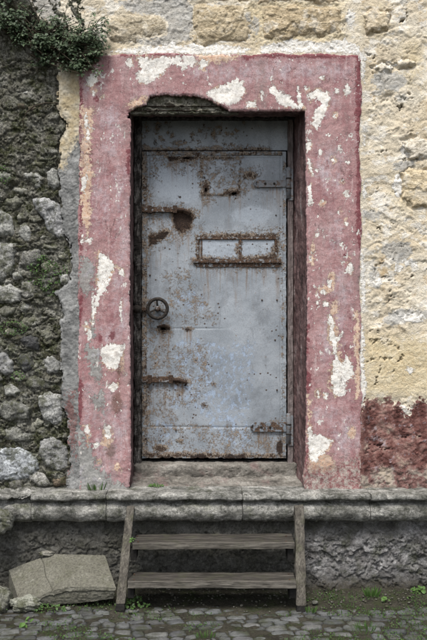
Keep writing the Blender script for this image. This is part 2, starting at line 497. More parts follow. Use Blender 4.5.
def m_block():                                             # ochre dressed stones over the door
    g = G('ochre_block', 0.95, 0.15)
    n1, n2 = g.noise(13, 6, 0.65, g.vec(1, 1, 2.2), 0.6), g.noise(70, 5, 0.65)
    col = g.mul(g.objcol(), g.ramp(n1, [(0.3, (0.62, 0.58, 0.5)), (0.68, (1.25, 1.25, 1.25))]))
    col = g.mul(col, g.ramp(n2, [(0.32, (0.62, 0.6, 0.56)), (0.58, (1.1, 1.1, 1.1))]))
    col = g.mix(col, (0.68, 0.63, 0.54), g.m('MULTIPLY', g.step(g.noise(13, 7, 0.72, g.vec(1, 1, 1, 3)), 0.54, 0.60), 0.6))
    col = g.grit(col, 0.72, 1.12)
    g.rel(n1, 1.1); g.rel(n2, 0.6); g.rel(g.noise(170, 3, 0.7), 0.2)
    return g.done(col, 0.95, 0.014)

def m_strip():
    g = G('grey_plaster', 0.95, 0.15)
    n1, n2, n3 = g.noise(12, 6, 0.6), g.noise(65, 5, 0.65), g.noise(4, 3)
    col = g.mix((0.13, 0.132, 0.13), (0.31, 0.312, 0.305), g.step(g.noise(8, 8, 0.76), 0.38, 0.62))
    col = g.mix(col, (0.09, 0.088, 0.08), g.m('MULTIPLY', g.step(g.noise(20, 6, 0.75, g.vec(1, 1, 0.6, 3)), 0.56, 0.68), 0.6))
    cr = g.mask(g.attr('cream'), 9, 6, n1, n2)
    col = g.mix(col, g.mix((0.42, 0.34, 0.21), (0.50, 0.45, 0.35), g.step(n1, 0.4, 0.6)), g.m('MULTIPLY', cr, 0.9))
    dr = g.mask(g.attr('dred'), 14, 1.5, n1, n2)
    col = g.mix(col, (0.15, 0.065, 0.06), g.m('MULTIPLY', dr, 0.75))
    col = g.mul(col, g.ramp(n2, [(0.32, (0.68, 0.68, 0.68)), (0.6, (1.1, 1.1, 1.1))]))
    g.rel(n1, 0.5); g.rel(n2, 0.4); g.rel(g.noise(190, 3, 0.7), 0.15)
    return g.done(col, 0.8, 0.012)

def m_ledge():
    g = G('weathered_ledge_stone', 0.95, 0.15)
    n1, n2 = g.noise(11, 6, 0.65, g.vec(0.7, 1, 1.3), 0.4), g.noise(65, 5, 0.7)
    col = g.ramp(n1, [(0.30, (0.07, 0.07, 0.062)), (0.44, (0.165, 0.163, 0.148)), (0.55, (0.29, 0.286, 0.265)), (0.66, (0.42, 0.41, 0.38))])
    col = g.mix(col, (0.05, 0.052, 0.04), g.m('MULTIPLY', g.step(g.noise(14, 6, 0.7, g.vec(1, 1, 1, 19)), 0.52, 0.62), 0.7))
    col = g.mix(col, (0.07, 0.08, 0.035), g.m('MULTIPLY', g.step(g.noise(6, 5, 0.7, g.vec(1, 1, 1, 29)), 0.55, 0.66), 0.55))
    col = g.mul(col, g.ramp(n2, [(0.32, (0.5, 0.5, 0.5)), (0.6, (1.15, 1.15, 1.15))]))
    col = g.grit(col, 0.6, 1.25)
    g.rel(n1, 0.6); g.rel(n2, 0.8); g.rel(g.noise(190, 3, 0.7), 0.3)
    return g.done(col, 0.95, 0.014)

def m_sill():
    g = G('worn_sill_mortar', 0.95, 0.15)
    n1, n2 = g.noise(9, 6, 0.68, g.vec(0.7, 1, 1.3), 0.4), g.noise(60, 6, 0.72)
    col = g.ramp(n1, [(0.32, (0.075, 0.070, 0.062)), (0.46, (0.16, 0.148, 0.13)), (0.56, (0.24, 0.225, 0.20)), (0.70, (0.34, 0.325, 0.295))])
    col = g.mix(col, (0.19, 0.115, 0.11), g.m('MULTIPLY', g.step(g.noise(7, 7, 0.75, g.vec(1, 1, 1, 19)), 0.53, 0.62), 0.45))
    col = g.mul(col, g.ramp(n2, [(0.32, (0.55, 0.55, 0.55)), (0.6, (1.12, 1.12, 1.12))]))
    g.rel(n1, 0.8); g.rel(n2, 0.7)
    return g.done(col, 0.95, 0.014)

def m_plinth():
    g = G('mottled_plinth_stone', 0.95, 0.2)
    n1, n2 = g.noise(11, 8, 0.76, None, 0.7), g.noise(55, 5, 0.75)
    col = g.ramp(n1, [(0.34, (0.050, 0.047, 0.044)), (0.45, (0.13, 0.125, 0.122)), (0.54, (0.205, 0.20, 0.198)), (0.65, (0.32, 0.316, 0.314))])
    col = g.mix(col, (0.045, 0.05, 0.028), g.m('MULTIPLY', g.step(g.noise(8, 5, 0.7, g.vec(1, 1, 1, 9)), 0.5, 0.62), 0.7))
    col = g.mix(col, (0.05, 0.045, 0.035), g.mask(g.attr('foot'), 14, 14, n1, n2))
    col = g.mix(col, g.mix((0.050, 0.048, 0.038), (0.085, 0.083, 0.070), n2), g.m('MULTIPLY', g.mask(g.attr('dark_zone'), 22, 16, g.noise(5, 7, 0.7), n2), 0.8))
    col = g.mul(col, g.ramp(n2, [(0.32, (0.5, 0.5, 0.5)), (0.6, (1.2, 1.2, 1.2))]))
    col = g.grit(col, 0.62, 1.25)
    g.rel(n1, 0.6); g.rel(n2, 0.7); g.rel(g.noise(180, 3, 0.7), 0.25)
    return g.done(col, 0.9, 0.014)

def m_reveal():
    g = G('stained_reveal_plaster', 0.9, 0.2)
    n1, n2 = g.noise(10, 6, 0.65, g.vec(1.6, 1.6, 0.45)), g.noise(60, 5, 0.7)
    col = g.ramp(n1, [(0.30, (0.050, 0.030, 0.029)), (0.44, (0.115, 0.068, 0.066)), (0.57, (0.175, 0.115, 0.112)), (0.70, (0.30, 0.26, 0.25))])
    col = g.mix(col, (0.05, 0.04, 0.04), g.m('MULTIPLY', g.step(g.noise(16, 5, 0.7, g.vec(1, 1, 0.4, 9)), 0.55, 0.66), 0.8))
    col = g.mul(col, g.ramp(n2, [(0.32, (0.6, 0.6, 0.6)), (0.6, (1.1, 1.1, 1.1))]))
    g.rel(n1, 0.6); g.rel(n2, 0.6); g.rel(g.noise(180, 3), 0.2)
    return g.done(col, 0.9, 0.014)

def m_door():
    g = G('rusted_painted_iron', 0.6, 0.4)
    n1, n2, n3 = g.noise(17, 6, 0.62), g.noise(75, 5, 0.68), g.noise(4.5, 4)
    nf = g.noise(170, 4, 0.65)
    col = g.mix((0.205, 0.230, 0.258), (0.290, 0.318, 0.350), g.step(n3, 0.36, 0.64))
    col = g.mix(col, (0.165, 0.178, 0.195), g.m('MULTIPLY', g.step(g.noise(7, 8, 0.76, g.vec(1, 1, 0.5, 5)), 0.52, 0.58), 0.5))
    fl = g.mask(g.attr('flake'), 14, 22, n1, n3)
    flk = g.step(g.m('ADD', g.noise(30, 8, 0.78, g.vec(1, 1, 0.8, 11)), g.m('MULTIPLY', g.m('SUBTRACT', fl, 1.0), 0.35)), 0.505, 0.55)
    col = g.mix(col, (0.315, 0.405, 0.55), g.m('MULTIPLY', flk, 0.6))
    pale = g.mask(g.attr('pale'), 6, 3, n1, n2)
    col = g.mix(col, (0.33, 0.37, 0.42), g.m('MULTIPLY', pale, 0.75))
    rsd = g.attr('rust')
    fr1 = g.m('ADD', g.m('MULTIPLY', g.noise(80, 6, 0.75, g.vec(1, 1, 1, 7)), 0.52), g.m('MULTIPLY', g.noise(19, 6, 0.7, g.vec(1, 1, 1, 8)), 0.48))
    near_ = g.m('MAXIMUM', g.m('MINIMUM', g.m('MULTIPLY', g.m('SUBTRACT', 2.0, rsd), 0.03), 0.10), -0.6)
    osd = g.m('MAXIMUM', g.m('MINIMUM', g.m('MULTIPLY', g.attr('ochre'), -0.012), 0.012), -0.6)
    bln = g.step(g.m('ADD', fr1, g.m('MAXIMUM', near_, osd)), 0.515, 0.575)
    och = g.ramp(g.noise(115, 5, 0.8, g.vec(1, 1, 1, 77)), [(0.34, (0.06, 0.036, 0.024)), (0.45, (0.17, 0.108, 0.062)), (0.54, (0.29, 0.215, 0.14)), (0.64, (0.35, 0.31, 0.255))])
    col = g.mix(col, och, g.m('MULTIPLY', bln, 0.8))
    glob = g.m('MULTIPLY', g.step(g.noise(64, 4, 0.7, g.vec(1, 1, 1, 27)), 0.64, 0.69), g.step(n3, 0.40, 0.58))
    col = g.mix(col, (0.20, 0.12, 0.07), g.m('MULTIPLY', glob, 0.85))
    run = g.m('MULTIPLY', g.step(g.noise(50, 5, 0.65, g.vec(1, 1, 0.07, 3)), 0.47, 0.62), 0.9)
    col = g.mix(col, (0.17, 0.115, 0.075), g.m('MULTIPLY', run, g.step(g.attr('run'), 0.0, 1.0)))
    fr2 = g.m('ADD', g.m('MULTIPLY', g.noise(95, 6, 0.75, g.vec(1, 1, 1, 33)), 0.6), g.m('MULTIPLY', g.noise(30, 5, 0.65, g.vec(1, 1, 1, 34)), 0.4))
    deep = g.m('MAXIMUM', g.m('MINIMUM', g.m('MULTIPLY', rsd, -0.030), 0.16), -0.6)
    hv = g.step(g.m('ADD', fr2, deep), 0.535, 0.585)
    rc = g.ramp(nf, [(0.34, (0.020, 0.013, 0.010)), (0.50, (0.060, 0.034, 0.022)), (0.68, (0.15, 0.088, 0.052))])
    col = g.mix(col, rc, hv)
    bk = g.mask(g.attr('black'), 3.5, 1.2, n2, n1)
    col = g.mix(col, g.ramp(nf, [(0.36, (0.012, 0.009, 0.008)), (0.62, (0.06, 0.034, 0.022))]), bk)
    scr = g.step(g.m('ABSOLUTE', g.m('SUBTRACT', g.noise(7, 3, 0.5, g.vec(0.5, 1, 2.6, 53), 0.3), 0.5)), 0.004, 0.001)
    col = g.mix(col, (0.36, 0.38, 0.40), g.m('MULTIPLY', scr, g.m('MULTIPLY', g.step(g.noise(6, 3, 0.5, g.vec(1, 1, 1, 63)), 0.5, 0.6), 0.5)))
    col = g.grit(col, 0.74, 1.12)
    dots = g.m('MULTIPLY', g.step(g.voro(26), 0.17, 0.13), g.step(g.noise(8, 3, 0.5, g.vec(1, 1, 1, 15)), 0.5, 0.56))
    col = g.mix(col, (0.06, 0.035, 0.022), g.m('MULTIPLY', dots, 0.9))
    g.rel(n1, 0.12); g.rel(hv, 0.22); g.rel(bln, -0.05); g.rel(g.m('MULTIPLY', g.m('ADD', hv, bln), nf), 0.45); g.rel(bk, -0.4); g.rel(flk, -0.05); g.rel(nf, 0.04); g.rel(dots, 0.15)
    ro = g.m('ADD', 0.5, g.m('MULTIPLY', g.m('MAXIMUM', hv, bln), 0.4), clamp=True)
    return g.done(col, 0.9, 0.012, ro)

def m_rust(name, dark, mid, light, paint=None, amt=(0.5, 0.62)):
    g = G(name, 0.8, 0.3)
    n1, n2 = g.noise(38, 5, 0.65), g.noise(130, 4, 0.7)
    col = g.ramp(n2, [(0.34, dark), (0.5, mid), (0.66, light)])
    if paint: col = g.mix(col, paint, g.step(n1, *amt))
    g.rel(n1, 0.5); g.rel(n2, 0.6)
    return g.done(col, 0.9, 0.008)

def m_wood(name, c0, c1, c2, sx, sz, green=0.0):
    g = G(name, 0.85, 0.25)
    gr = g.noise(30, 6, 0.68, g.vec(sx, 1.6, sz), 0.4)
    fine = g.noise(110, 4, 0.7, g.vec(sx, 1.6, sz))
    n1 = g.noise(9, 4)
    col = g.ramp(gr, [(0.30, c0), (0.48, c1), (0.68, c2)])
    col = g.mul(col, g.ramp(fine, [(0.36, (0.5, 0.5, 0.5)), (0.56, (1.1, 1.1, 1.1))]))
    col = g.mix(col, (0.03, 0.027, 0.022), g.m('MULTIPLY', g.step(n1, 0.54, 0.7), 0.5))
    if green: col = g.mix(col, (0.07, 0.08, 0.035), g.m('MULTIPLY', g.step(g.noise(13, 5, 0.6, g.vec(1, 1, 1, 9)), 0.5, 0.65), green))
    g.rel(gr, 0.7); g.rel(fine, 0.5)
    return g.done(col, 0.9, 0.008)

def m_slab():
    g = G('cut_grey_stone', 0.9, 0.2)
    n1, n2 = g.noise(7, 5, 0.6), g.noise(85, 5, 0.7)
    col = g.mix((0.112, 0.108, 0.086), (0.146, 0.141, 0.116), g.step(n1, 0.36, 0.64))
    col = g.mix(col, (0.09, 0.092, 0.06), g.m('MULTIPLY', g.step(g.noise(12, 6, 0.7, g.vec(1, 1, 1, 5)), 0.54, 0.64), 0.45))
    col = g.mul(col, g.ramp(n2, [(0.32, (0.5, 0.5, 0.5)), (0.6, (1.15, 1.15, 1.15))]))
    col = g.mix(col, (0.24, 0.235, 0.2), g.m('MULTIPLY', g.step(g.noise(16, 7, 0.75, g.vec(1, 1, 1, 15)), 0.57, 0.64), 0.5))
    col = g.mix(col, (0.03, 0.03, 0.025), g.m('MULTIPLY', g.step(g.noise(60, 2, 0.5, g.vec(1, 1, 1, 5)), 0.72, 0.75), 0.8))
    g.rel(n1, 0.3); g.rel(n2, 0.6)
    return g.done(col, 0.8, 0.008)

def m_ground():
    g = G('packed_earth', 1.0, 0.15)
    n1, n2 = g.noise(6, 6, 0.65), g.noise(80, 5, 0.7)
    col = g.ramp(n1, [(0.3, (0.028, 0.026, 0.020)), (0.5, (0.048, 0.044, 0.033)), (0.7, (0.08, 0.074, 0.056))])
    col = g.mix(col, (0.04, 0.055, 0.018), g.m('MULTIPLY', g.step(g.noise(8, 5, 0.65, g.vec(1, 1, 1, 5)), 0.5, 0.62), 0.6))
    col = g.mul(col, g.ramp(n2, [(0.32, (0.55, 0.55, 0.55)), (0.62, (1.3, 1.3, 1.3))]))
    g.rel(n1, 0.5); g.rel(n2, 1.0); g.rel(g.noise(220, 3, 0.7), 0.4)
    return g.done(col, 1.0, 0.015)

def m_cobble():
    g = G('grey_cobble', 0.75, 0.35)
    n1, n2 = g.noise(14, 5, 0.6), g.noise(90, 5, 0.7)
    col = g.mul(g.objcol(), g.ramp(n1, [(0.3, (0.6, 0.6, 0.6)), (0.7, (1.35, 1.35, 1.35))]))
    col = g.mul(col, g.ramp(n2, [(0.32, (0.65, 0.65, 0.65)), (0.6, (1.12, 1.12, 1.12))]))
    col = g.mix(col, (0.036, 0.040, 0.020), g.m('MULTIPLY', g.step(g.noise(9, 6, 0.7, g.vec(1, 1, 1, 5)), 0.47, 0.60), 0.8))
    g.rel(n1, 0.6); g.rel(n2, 0.6)
    return g.done(col, 0.9, 0.008)

def m_leaf(name, dark, light, rough=0.55):
    g = G(name, rough, 0.35)
    at = g.attr('tone')
    col = g.mix(dark, light, at)
    tr = g.t.nodes.new('ShaderNodeBsdfTranslucent'); g.put(tr.inputs['Color'], col)
    mx = g.t.nodes.new('ShaderNodeMixShader'); mx.inputs[0].default_value = 0.25
    g.put(g.b.inputs['Base Color'], col)
    g.t.links.new(g.b.outputs[0], mx.inputs[1]); g.t.links.new(tr.outputs[0], mx.inputs[2]); g.t.links.new(mx.outputs[0], g.out.inputs[0])
    return g.mat

def m_plain(name, c, rough=0.9):
    g = G(name, rough, 0.2)
    n = g.noise(60, 4, 0.7)
    g.rel(n, 0.5)
    return g.done(g.mul(c, g.ramp(n, [(0.3, (0.6, 0.6, 0.6)), (0.7, (1.3, 1.3, 1.3))])), 0.8, 0.006)

M = dict(pink=m_pink(), masonry=m_masonry(), bed=m_bed(), stone=m_stone(), block=m_block(), strip=m_strip(), ledge=m_ledge(), sill=m_sill(), plinth=m_plinth(),
         reveal=m_reveal(), door=m_door(), slab=m_slab(), ground=m_ground(), cobble=m_cobble(),
         rust=m_rust('dark_rust', (0.016, 0.011, 0.009), (0.042, 0.026, 0.018), (0.11, 0.065, 0.04)),
         strap=m_rust('painted_rusty_strap', (0.025, 0.016, 0.012), (0.07, 0.043, 0.03), (0.15, 0.10, 0.065), (0.19, 0.22, 0.255), (0.47, 0.56)),
         bar=m_rust('rusty_bar', (0.022, 0.014, 0.010), (0.065, 0.038, 0.025), (0.15, 0.095, 0.06), (0.22, 0.235, 0.25), (0.54, 0.62)),
         wheel=m_rust('blackened_iron', (0.010, 0.009, 0.008), (0.022, 0.018, 0.015), (0.055, 0.042, 0.033)),
         hinge=m_rust('grey_painted_hinge', (0.05, 0.03, 0.022), (0.13, 0.10, 0.085), (0.18, 0.15, 0.13), (0.17, 0.18, 0.195), (0.40, 0.50)),
         rotten=m_wood('rotten_black_wood', (0.008, 0.007, 0.006), (0.018, 0.015, 0.013), (0.16, 0.15, 0.14), 1.4, 0.3),
         jamb=m_wood('grey_brown_jamb', (0.075, 0.058, 0.055), (0.15, 0.122, 0.118), (0.24, 0.205, 0.20), 1.4, 0.15),
         tread=m_wood('weathered_tread_wood', (0.016, 0.014, 0.012), (0.045, 0.040, 0.034), (0.095, 0.086, 0.075), 0.13, 1.4, 0.2),
         nosing=m_wood('worn_nosing_wood', (0.034, 0.030, 0.025), (0.085, 0.077, 0.066), (0.16, 0.148, 0.128), 0.13, 1.4, 0.15),
         stringer=m_wood('weathered_post_wood', (0.042, 0.037, 0.031), (0.092, 0.083, 0.070), (0.15, 0.138, 0.115), 1.4, 0.15, 0.25),
         leaf=m_leaf('shrub_leaf', (0.030, 0.050, 0.025), (0.14, 0.20, 0.10)),
         weed=m_leaf('weed_leaf', (0.030, 0.065, 0.016), (0.10, 0.19, 0.045)),
         stem=m_plain('brown_stem', (0.05, 0.04, 0.028)), core=m_plain('rough_core', (0.12, 0.115, 0.10)), void=m_plain('unlit_void', (0.02, 0.02, 0.02)),
         near_black=m_plain('near_black_surface', (0.015, 0.014, 0.013)))

# ------------------------------------------------------------------ ground and cobbles
gx = np.unique(np.concatenate([np.linspace(-60, -2.4, 40), np.linspace(-2.4, 2.4, 241), np.linspace(2.4, 60, 40)]))
gyv = np.unique(np.concatenate([np.linspace(-80, -2.2, 40), np.linspace(-2.2, 0.1, 140)]))
GX, GY = np.meshgrid(gx, gyv)
near = sstep(-3.0, -2.0, GY) * sstep(-3.5, -2.4, GX) * sstep(3.5, 2.4, GX)
GZ = near * (0.008 * fbm(GX * 7, GY * 7, 5, 5) + 0.022 * sstep(-0.32, -0.03, GY) - 0.002) - 0.004
ii = np.arange(GX.size).reshape(GX.shape)
gq = np.stack([ii[:-1, :-1], ii[:-1, 1:], ii[1:, 1:], ii[1:, :-1]], -1).reshape(-1, 4)
ground = link('ground', mesh_np('ground', np.stack([GX, GY, GZ], -1).reshape(-1, 3), gq), M['ground'])
ground['kind'] = 'structure'

pave = bpy.data.objects.new('cobbled_pavement', None)
COL.objects.link(pave); pave['kind'] = 'structure'
def cobble_mesh(seed):
    r = random.Random(seed)
    bm = bmesh.new()
    n = 9; rings = [(1.0, -0.05), (1.0, -0.002), (0.96, 0.004), (0.72, 0.0055)]
    ang = [2 * math.pi * (k + 0.25 * (r.random() - 0.5)) / n for k in range(n)]
    def sq(a):                                              # rounded square outline
        c, s_ = math.cos(a), math.sin(a); q = (abs(c) ** 5 + abs(s_) ** 5) ** (-1 / 5)
        return c * q, s_ * q
    loops = []
    jit = [1 - 0.20 * r.random() for _ in range(n)]
    tilt = (r.uniform(-.06, .06), r.uniform(-.06, .06))
    for f_, z in rings:
        lp = []
        for k in range(n):
            x, y = sq(ang[k]); x *= 0.5 * f_ * jit[k]; y *= 0.5 * f_ * jit[k]
            lp.append(bm.verts.new((x, y, z + (x * tilt[0] + y * tilt[1]) * 0.12 + r.uniform(-.0015, .0015))))
        loops.append(lp)
    top = bm.verts.new((0, 0, 0.006 + r.uniform(-.003, .002)))
    for a, b in zip(loops[:-1], loops[1:]):
        for k in range(n): bm.faces.new((a[k], a[(k + 1) % n], b[(k + 1) % n], b[k]))
    for k in range(n): bm.faces.new((loops[-1][k], loops[-1][(k + 1) % n], top))
    me = bpy.data.meshes.new('cobble'); bm.to_mesh(me); bm.free()
    for p in me.polygons: p.use_smooth = True
    me.materials.append(M['cobble'])
    return me
cob = [cobble_mesh(100 + i) for i in range(14)]
spots = []
row = 0; y = -0.30
while y > -2.3:
    h = R.uniform(0.056, 0.078)
    x = -2.3 + R.uniform(0, 0.1)
    while x < 2.3:
        w = R.uniform(0.068, 0.13)
        wob = 0.075 * abs(math.sin(x * 1.9 + 0.5)) + 0.018 * math.sin(x * 5.1 + row * 0.9) + R.uniform(-.012, .012)
        spots.append((x + w / 2, y - h / 2 + wob, w * 1.07, h * 1.08))
        x += w
    y -= h; row += 1
def seen(s):
    d = s[1] + D
    px = VX + s[0] / d * F; py = VY + EYE / d * F
    return -25 < px < 452 and py < 662
vis = [s for s in spots if seen(s) and R.random() > 0.05]
vis = sorted(vis, key=lambda s: s[1])
rest = [s for s in spots if not seen(s)] + vis[298:]
vis = vis[:298]
def cobble_tf(s):
    sink = -0.004 - 0.007 * R.random() - 0.010 * float(sstep(-0.40, -0.30, np.array(s[1])))
    return Matrix.Translation((s[0], s[1], sink)) @ Matrix.Rotation(R.uniform(-.16, .16) + 0.14 * math.cos(s[0] * 1.9 + 0.5), 4, 'Z') @ Matrix.Diagonal((s[2], s[3], 1, 1))
for s in vis:
    o = bpy.data.objects.new('cobble', R.choice(cob))
    COL.objects.link(o); o.parent = pave; o.matrix_local = cobble_tf(s)
    t = R.uniform(0.055, 0.12); o.color = (t * R.uniform(0.97, 1.02), t * 1.02, t * R.uniform(0.97, 1.06), 1)
bm = bmesh.new()
for s in rest:
    n0 = len(bm.verts)
    bm.from_mesh(R.choice(cob)); bm.verts.ensure_lookup_table()
    bmesh.ops.transform(bm, matrix=cobble_tf(s), verts=bm.verts[n0:])
me = bpy.data.meshes.new('cobble_field'); bm.to_mesh(me); bm.free()
rest_o = link('cobble_field', me, M['cobble'], pave); rest_o['kind'] = 'stuff'; rest_o.color = (0.11, 0.112, 0.115, 1)

# ------------------------------------------------------------------ the wall
wall = thing('stone_wall', 'old stone house wall with peeling plaster and a pink painted door surround', 'wall', (0, 0, 0))
# solid core behind the facing, open at the doorway
def core(px0, px1, py0, py1, y0, y1, name='wall_core'):
    a, b = P(px0, py1, 0), P(px1, py0, 0)
    build(name, [shape_box(a.x, b.x, y0, y1, a.z, b.z)], M['core'], wall)
core(-420, 126, -200, 494, 0.115, 0.8)
core(311, 860, -200, 494, 0.115, 0.8)
core(126.2, 310.8, -200, 104, 0.115, 0.8)
b_ = P(860, 494.3, 0)
build('wall_core', [shape_box(P(-420, 0, 0).x, b_.x, 0.06, 0.8, -0.05, b_.z)], M['core'], wall)
build('wall_core', [shape_box(P(126.3, 0, 0).x, P(310.7, 0, 0).x, 0.62, 0.8, P(0, 494.2, 0).z, P(0, 104.2, 0).z)], M['void'], wall)  # near-black panel: colour stands in for the unlit inside behind the door

RUB = [(57, 75), (57, 107), (62, 117), (67, 122), (66, 130), (60, 140), (60, 155), (58, 165), (60, 200), (62, 215), (62, 232), (70, 243), (71, 262),
       (70, 280), (60, 288), (55, 292), (60, 305), (63, 315), (60, 321), (62, 340), (60, 360), (62, 380), (62, 400), (63, 412), (68, 415), (68, 440), (70, 465), (67, 475), (66, 500)]
# --- pink door surround
OPEN = [(130.5, 110.5), (305.5, 110.5), (307.5, 300), (306, 455), (303, 478), (309, 520), (126, 520), (131, 470), (129.5, 300)]
BREAK = [(128, 112), (136, 108), (146, 104), (150, 97), (157, 95), (166, 94), (178, 95), (198, 96), (210, 99.5), (219, 105), (227, 109), (231, 112), (231, 118), (128, 118)]
W_POLY = [[(138, 58), (180, 56), (181, 61), (190, 63), (184, 74), (180, 66), (172, 64), (168, 67), (160, 77), (153, 80), (146, 84), (140, 82), (136, 75), (140, 70), (139, 63)],
          ell(203, 64, 4, 4.5), [(180, 57), (196, 56), (197, 62), (193, 67), (188, 66), (183, 62)], [(126, 60), (131, 58), (134, 66), (129, 70)], ell(232, 97, 3, 6), ell(262, 96, 1.5, 5), ell(306, 88, 2, 3), [(88, 76), (96, 73), (99, 80), (92, 86), (87, 84)], ell(94, 92, 2, 3), ell(103, 99, 3, 1.5), ell(334, 116, 1.2, 3), ell(328, 135, 1.5, 2.5), ell(340, 148, 1.6, 3.4), ell(333, 160, 1.2, 2), ell(320, 152, 1.4, 3), [(205, 93), (225, 84), (237, 79), (244, 82), (244, 94), (238, 103), (228, 105), (222, 103), (214, 101)],
          [(246, 102), (256, 101), (257, 107), (245, 108)], [(271.5, 77), (275, 85), (280, 92), (290, 96), (297, 104), (297, 108), (281, 106), (275, 97), (269, 92), (270, 86)],
          [(296.5, 85), (299, 87), (302, 100), (303, 108), (298, 107), (297, 97)],
          [(308, 93), (318, 89), (328, 92), (331, 100), (326, 110), (322, 118), (317, 129), (312, 127), (314, 112), (321, 104), (316, 98), (309, 101)],
          ell(347, 89, 2.6, 6), ell(337, 91, 1.8, 2.5), ell(322, 77, 2, 1), [(307, 137), (311, 140), (310, 150), (307, 152)], [(308, 157), (311, 162), (313, 174), (309, 172)],
          [(308, 186), (311, 184), (312, 198), (314, 204), (309, 206)], ell(317, 170, 1.3, 2), ell(327, 179, 1.8, 1.6), ell(342, 181, 1.3, 1.6), ell(348, 162, 1.8, 1.4),
          ell(346.5, 195, 2.2, 3.6), ell(323, 203, 1.3, 2.3), ell(339, 212, 1.2, 2), ell(346, 223, 1.5, 3.6), ell(317, 235, 2.2, 2.6), ell(333, 240, 1, 1.5), ell(341, 244, 1, 1),
          [(349, 259), (353, 267), (351, 274), (345, 273), (347, 266)], ell(343, 262, 1.8, 1.3), ell(329, 283, 2.2, 4), ell(323, 292, 3.2, 3),
          [(339, 367), (344, 362), (346, 355), (352, 362), (353, 375), (346, 382), (345, 394), (338, 397), (333, 390), (336, 380)], [(345, 326), (344, 331), (338, 342), (336, 336), (341, 333)],
          [(331, 316), (334, 320), (333, 330), (337, 338), (336, 352), (342, 366), (351, 364), (352, 376), (345, 384), (344, 395), (338, 397), (333, 390), (330, 380), (333, 366), (334, 356), (332, 346), (329, 336), (331, 326)], ell(318.5, 394, 1.7, 4), ell(326, 394.5, 2.2, 3.4), ell(330, 320, 2.2, 5), ell(326, 304, 3, 3), ell(318, 303, 1.5, 2), ell(335, 350, 2, 5),
          [(308, 438), (320, 434), (333, 441), (329, 448), (322, 454), (316, 462), (309, 460)], ell(318, 440, 2, 1.5), [(308, 425), (311, 428), (312, 436), (309, 437)],
          [(101, 252), (106, 255), (112, 262), (117, 267), (111, 273), (106, 290), (100, 300), (94, 318), (92.5, 312), (97, 290), (98, 270), (98, 257)],
          ell(82.5, 239, 1.5, 5), ell(89, 240, 2.4, 2.6), ell(93, 310, 1.4, 18), ell(86, 326, 1.6, 5), ell(89, 334, 2.2, 6), [(101, 346), (110, 343), (125, 345), (121, 358), (118, 368), (108, 370), (102, 362)],
          ell(113, 387, 4, 4), ell(86, 120, 1.8, 8), ell(88, 136, 2, 6), ell(84, 185, 2, 9), ell(121, 310, 1, 12), ell(87, 430, 2, 6), ell(108, 432, 4, 7), ell(96, 445, 2, 3), ell(122, 272, 3, 3)]
T_POLY = [[(192, 53), (240, 54), (236, 60), (216, 63), (200, 61)], [(137, 57), (152, 56), (150, 66), (146, 80), (138, 78), (140, 68)], [(127, 104), (140, 95), (148, 98), (140, 106), (128, 109)],
          [(82, 107), (94, 107), (91, 150), (93, 175), (90, 200), (91, 225), (88, 236), (82, 215), (81, 180)], [(96, 253), (101, 250), (99, 268), (97, 278)],
          [(332, 312), (336, 318), (335, 326), (340, 334), (338, 350), (345, 363), (346, 382), (338, 398), (332, 390), (328, 382), (331, 368), (334, 358), (331, 348), (327, 336), (329, 326)],
          ell(332, 280, 4, 7), ell(324, 290, 7, 5), ell(312, 252, 2, 14), ell(334, 308, 4, 8), [(355, 310), (359, 310), (360, 395), (356, 400)], [(307, 395), (310, 395), (312, 440), (308, 450)],
          [(308, 455), (320, 452), (332, 455), (337, 470), (320, 476), (308, 474)], ell(352, 433, 3, 6), [(84, 425), (89, 424), (90, 450), (86, 452)], ell(107, 440, 5, 9), ell(98, 462, 3, 4), ell(117, 468, 3, 6), ell(122, 360, 3, 14), ell(83, 440, 2, 16)]
G_POLY = [[(79, 256), (88, 258), (94, 270), (91, 290), (84, 295), (79, 288)], [(85, 342), (98, 350), (103, 372), (100, 383), (92, 378), (86, 362)], [(97, 395), (103, 388), (104, 404), (101, 416), (95, 408), (90, 393)],
          [(79, 448), (90, 446), (96, 462), (106, 474), (118, 482), (130, 486), (130, 497), (79, 497)], [(76, 425), (84, 430), (92, 458), (76, 470)], [(308, 474), (330, 474), (325, 497), (304, 497)], ell(92, 330, 3, 10)]
V_POLY = [ell(122, 300, 5, 40), ell(100, 200, 6, 30), ell(160, 100, 20, 6), ell(270, 70, 40, 7), ell(340, 300, 8, 30), ell(100, 475, 18, 12), ell(112, 130, 8, 24), ell(330, 170, 12, 22), ell(118, 430, 8, 30), ell(92, 85, 8, 10), ell(107, 405, 5, 17), ell(90, 410, 5, 22), ell(326, 105, 4, 7), ell(108, 335, 7, 8), ell(120, 190, 5, 25), ell(122, 240, 3, 30), ell(335, 235, 4, 16), ell(345, 435, 10, 18), ell(220, 72, 26, 5), ell(320, 72, 28, 7), ell(330, 340, 9, 22), ell(105, 445, 9, 14), ell(326, 415, 14, 6)]
D_POLY = [[(79.5, 70), (82.5, 70), (83, 300), (79.5, 330)], [(240, 51), (360, 52), (361, 58), (252, 58), (246, 60)], [(356, 56), (361, 56), (361, 250), (357, 250)], [(306, 370), (311, 372), (310, 392), (306, 394)],
          [(84, 148), (88, 140), (92, 146), (93, 165), (90, 172), (88, 158)], ell(97, 98, 2, 4), ell(98, 84, 2, 2), [(127, 150), (129.5, 150), (129.5, 176), (127, 170)], ell(112, 335, 3, 4), ell(100, 340, 2, 5), ell(80, 400, 3, 25), [(306, 445), (309, 447), (310, 470), (305, 474)], ell(345, 255, 1, 2), ell(331, 275, 1, 2),
          [(120, 54), (215, 52), (215, 55), (120, 56.5)], [(306, 325), (309, 325), (309, 352), (306, 355)]]
B_POLY = [ell(117, 403, 6, 11), ell(110, 452, 4, 6), ell(119, 370, 3, 14)]
BASE = [[(300, 468), (330, 466), (360, 455), (380, 455), (380, 500), (300, 500)]]
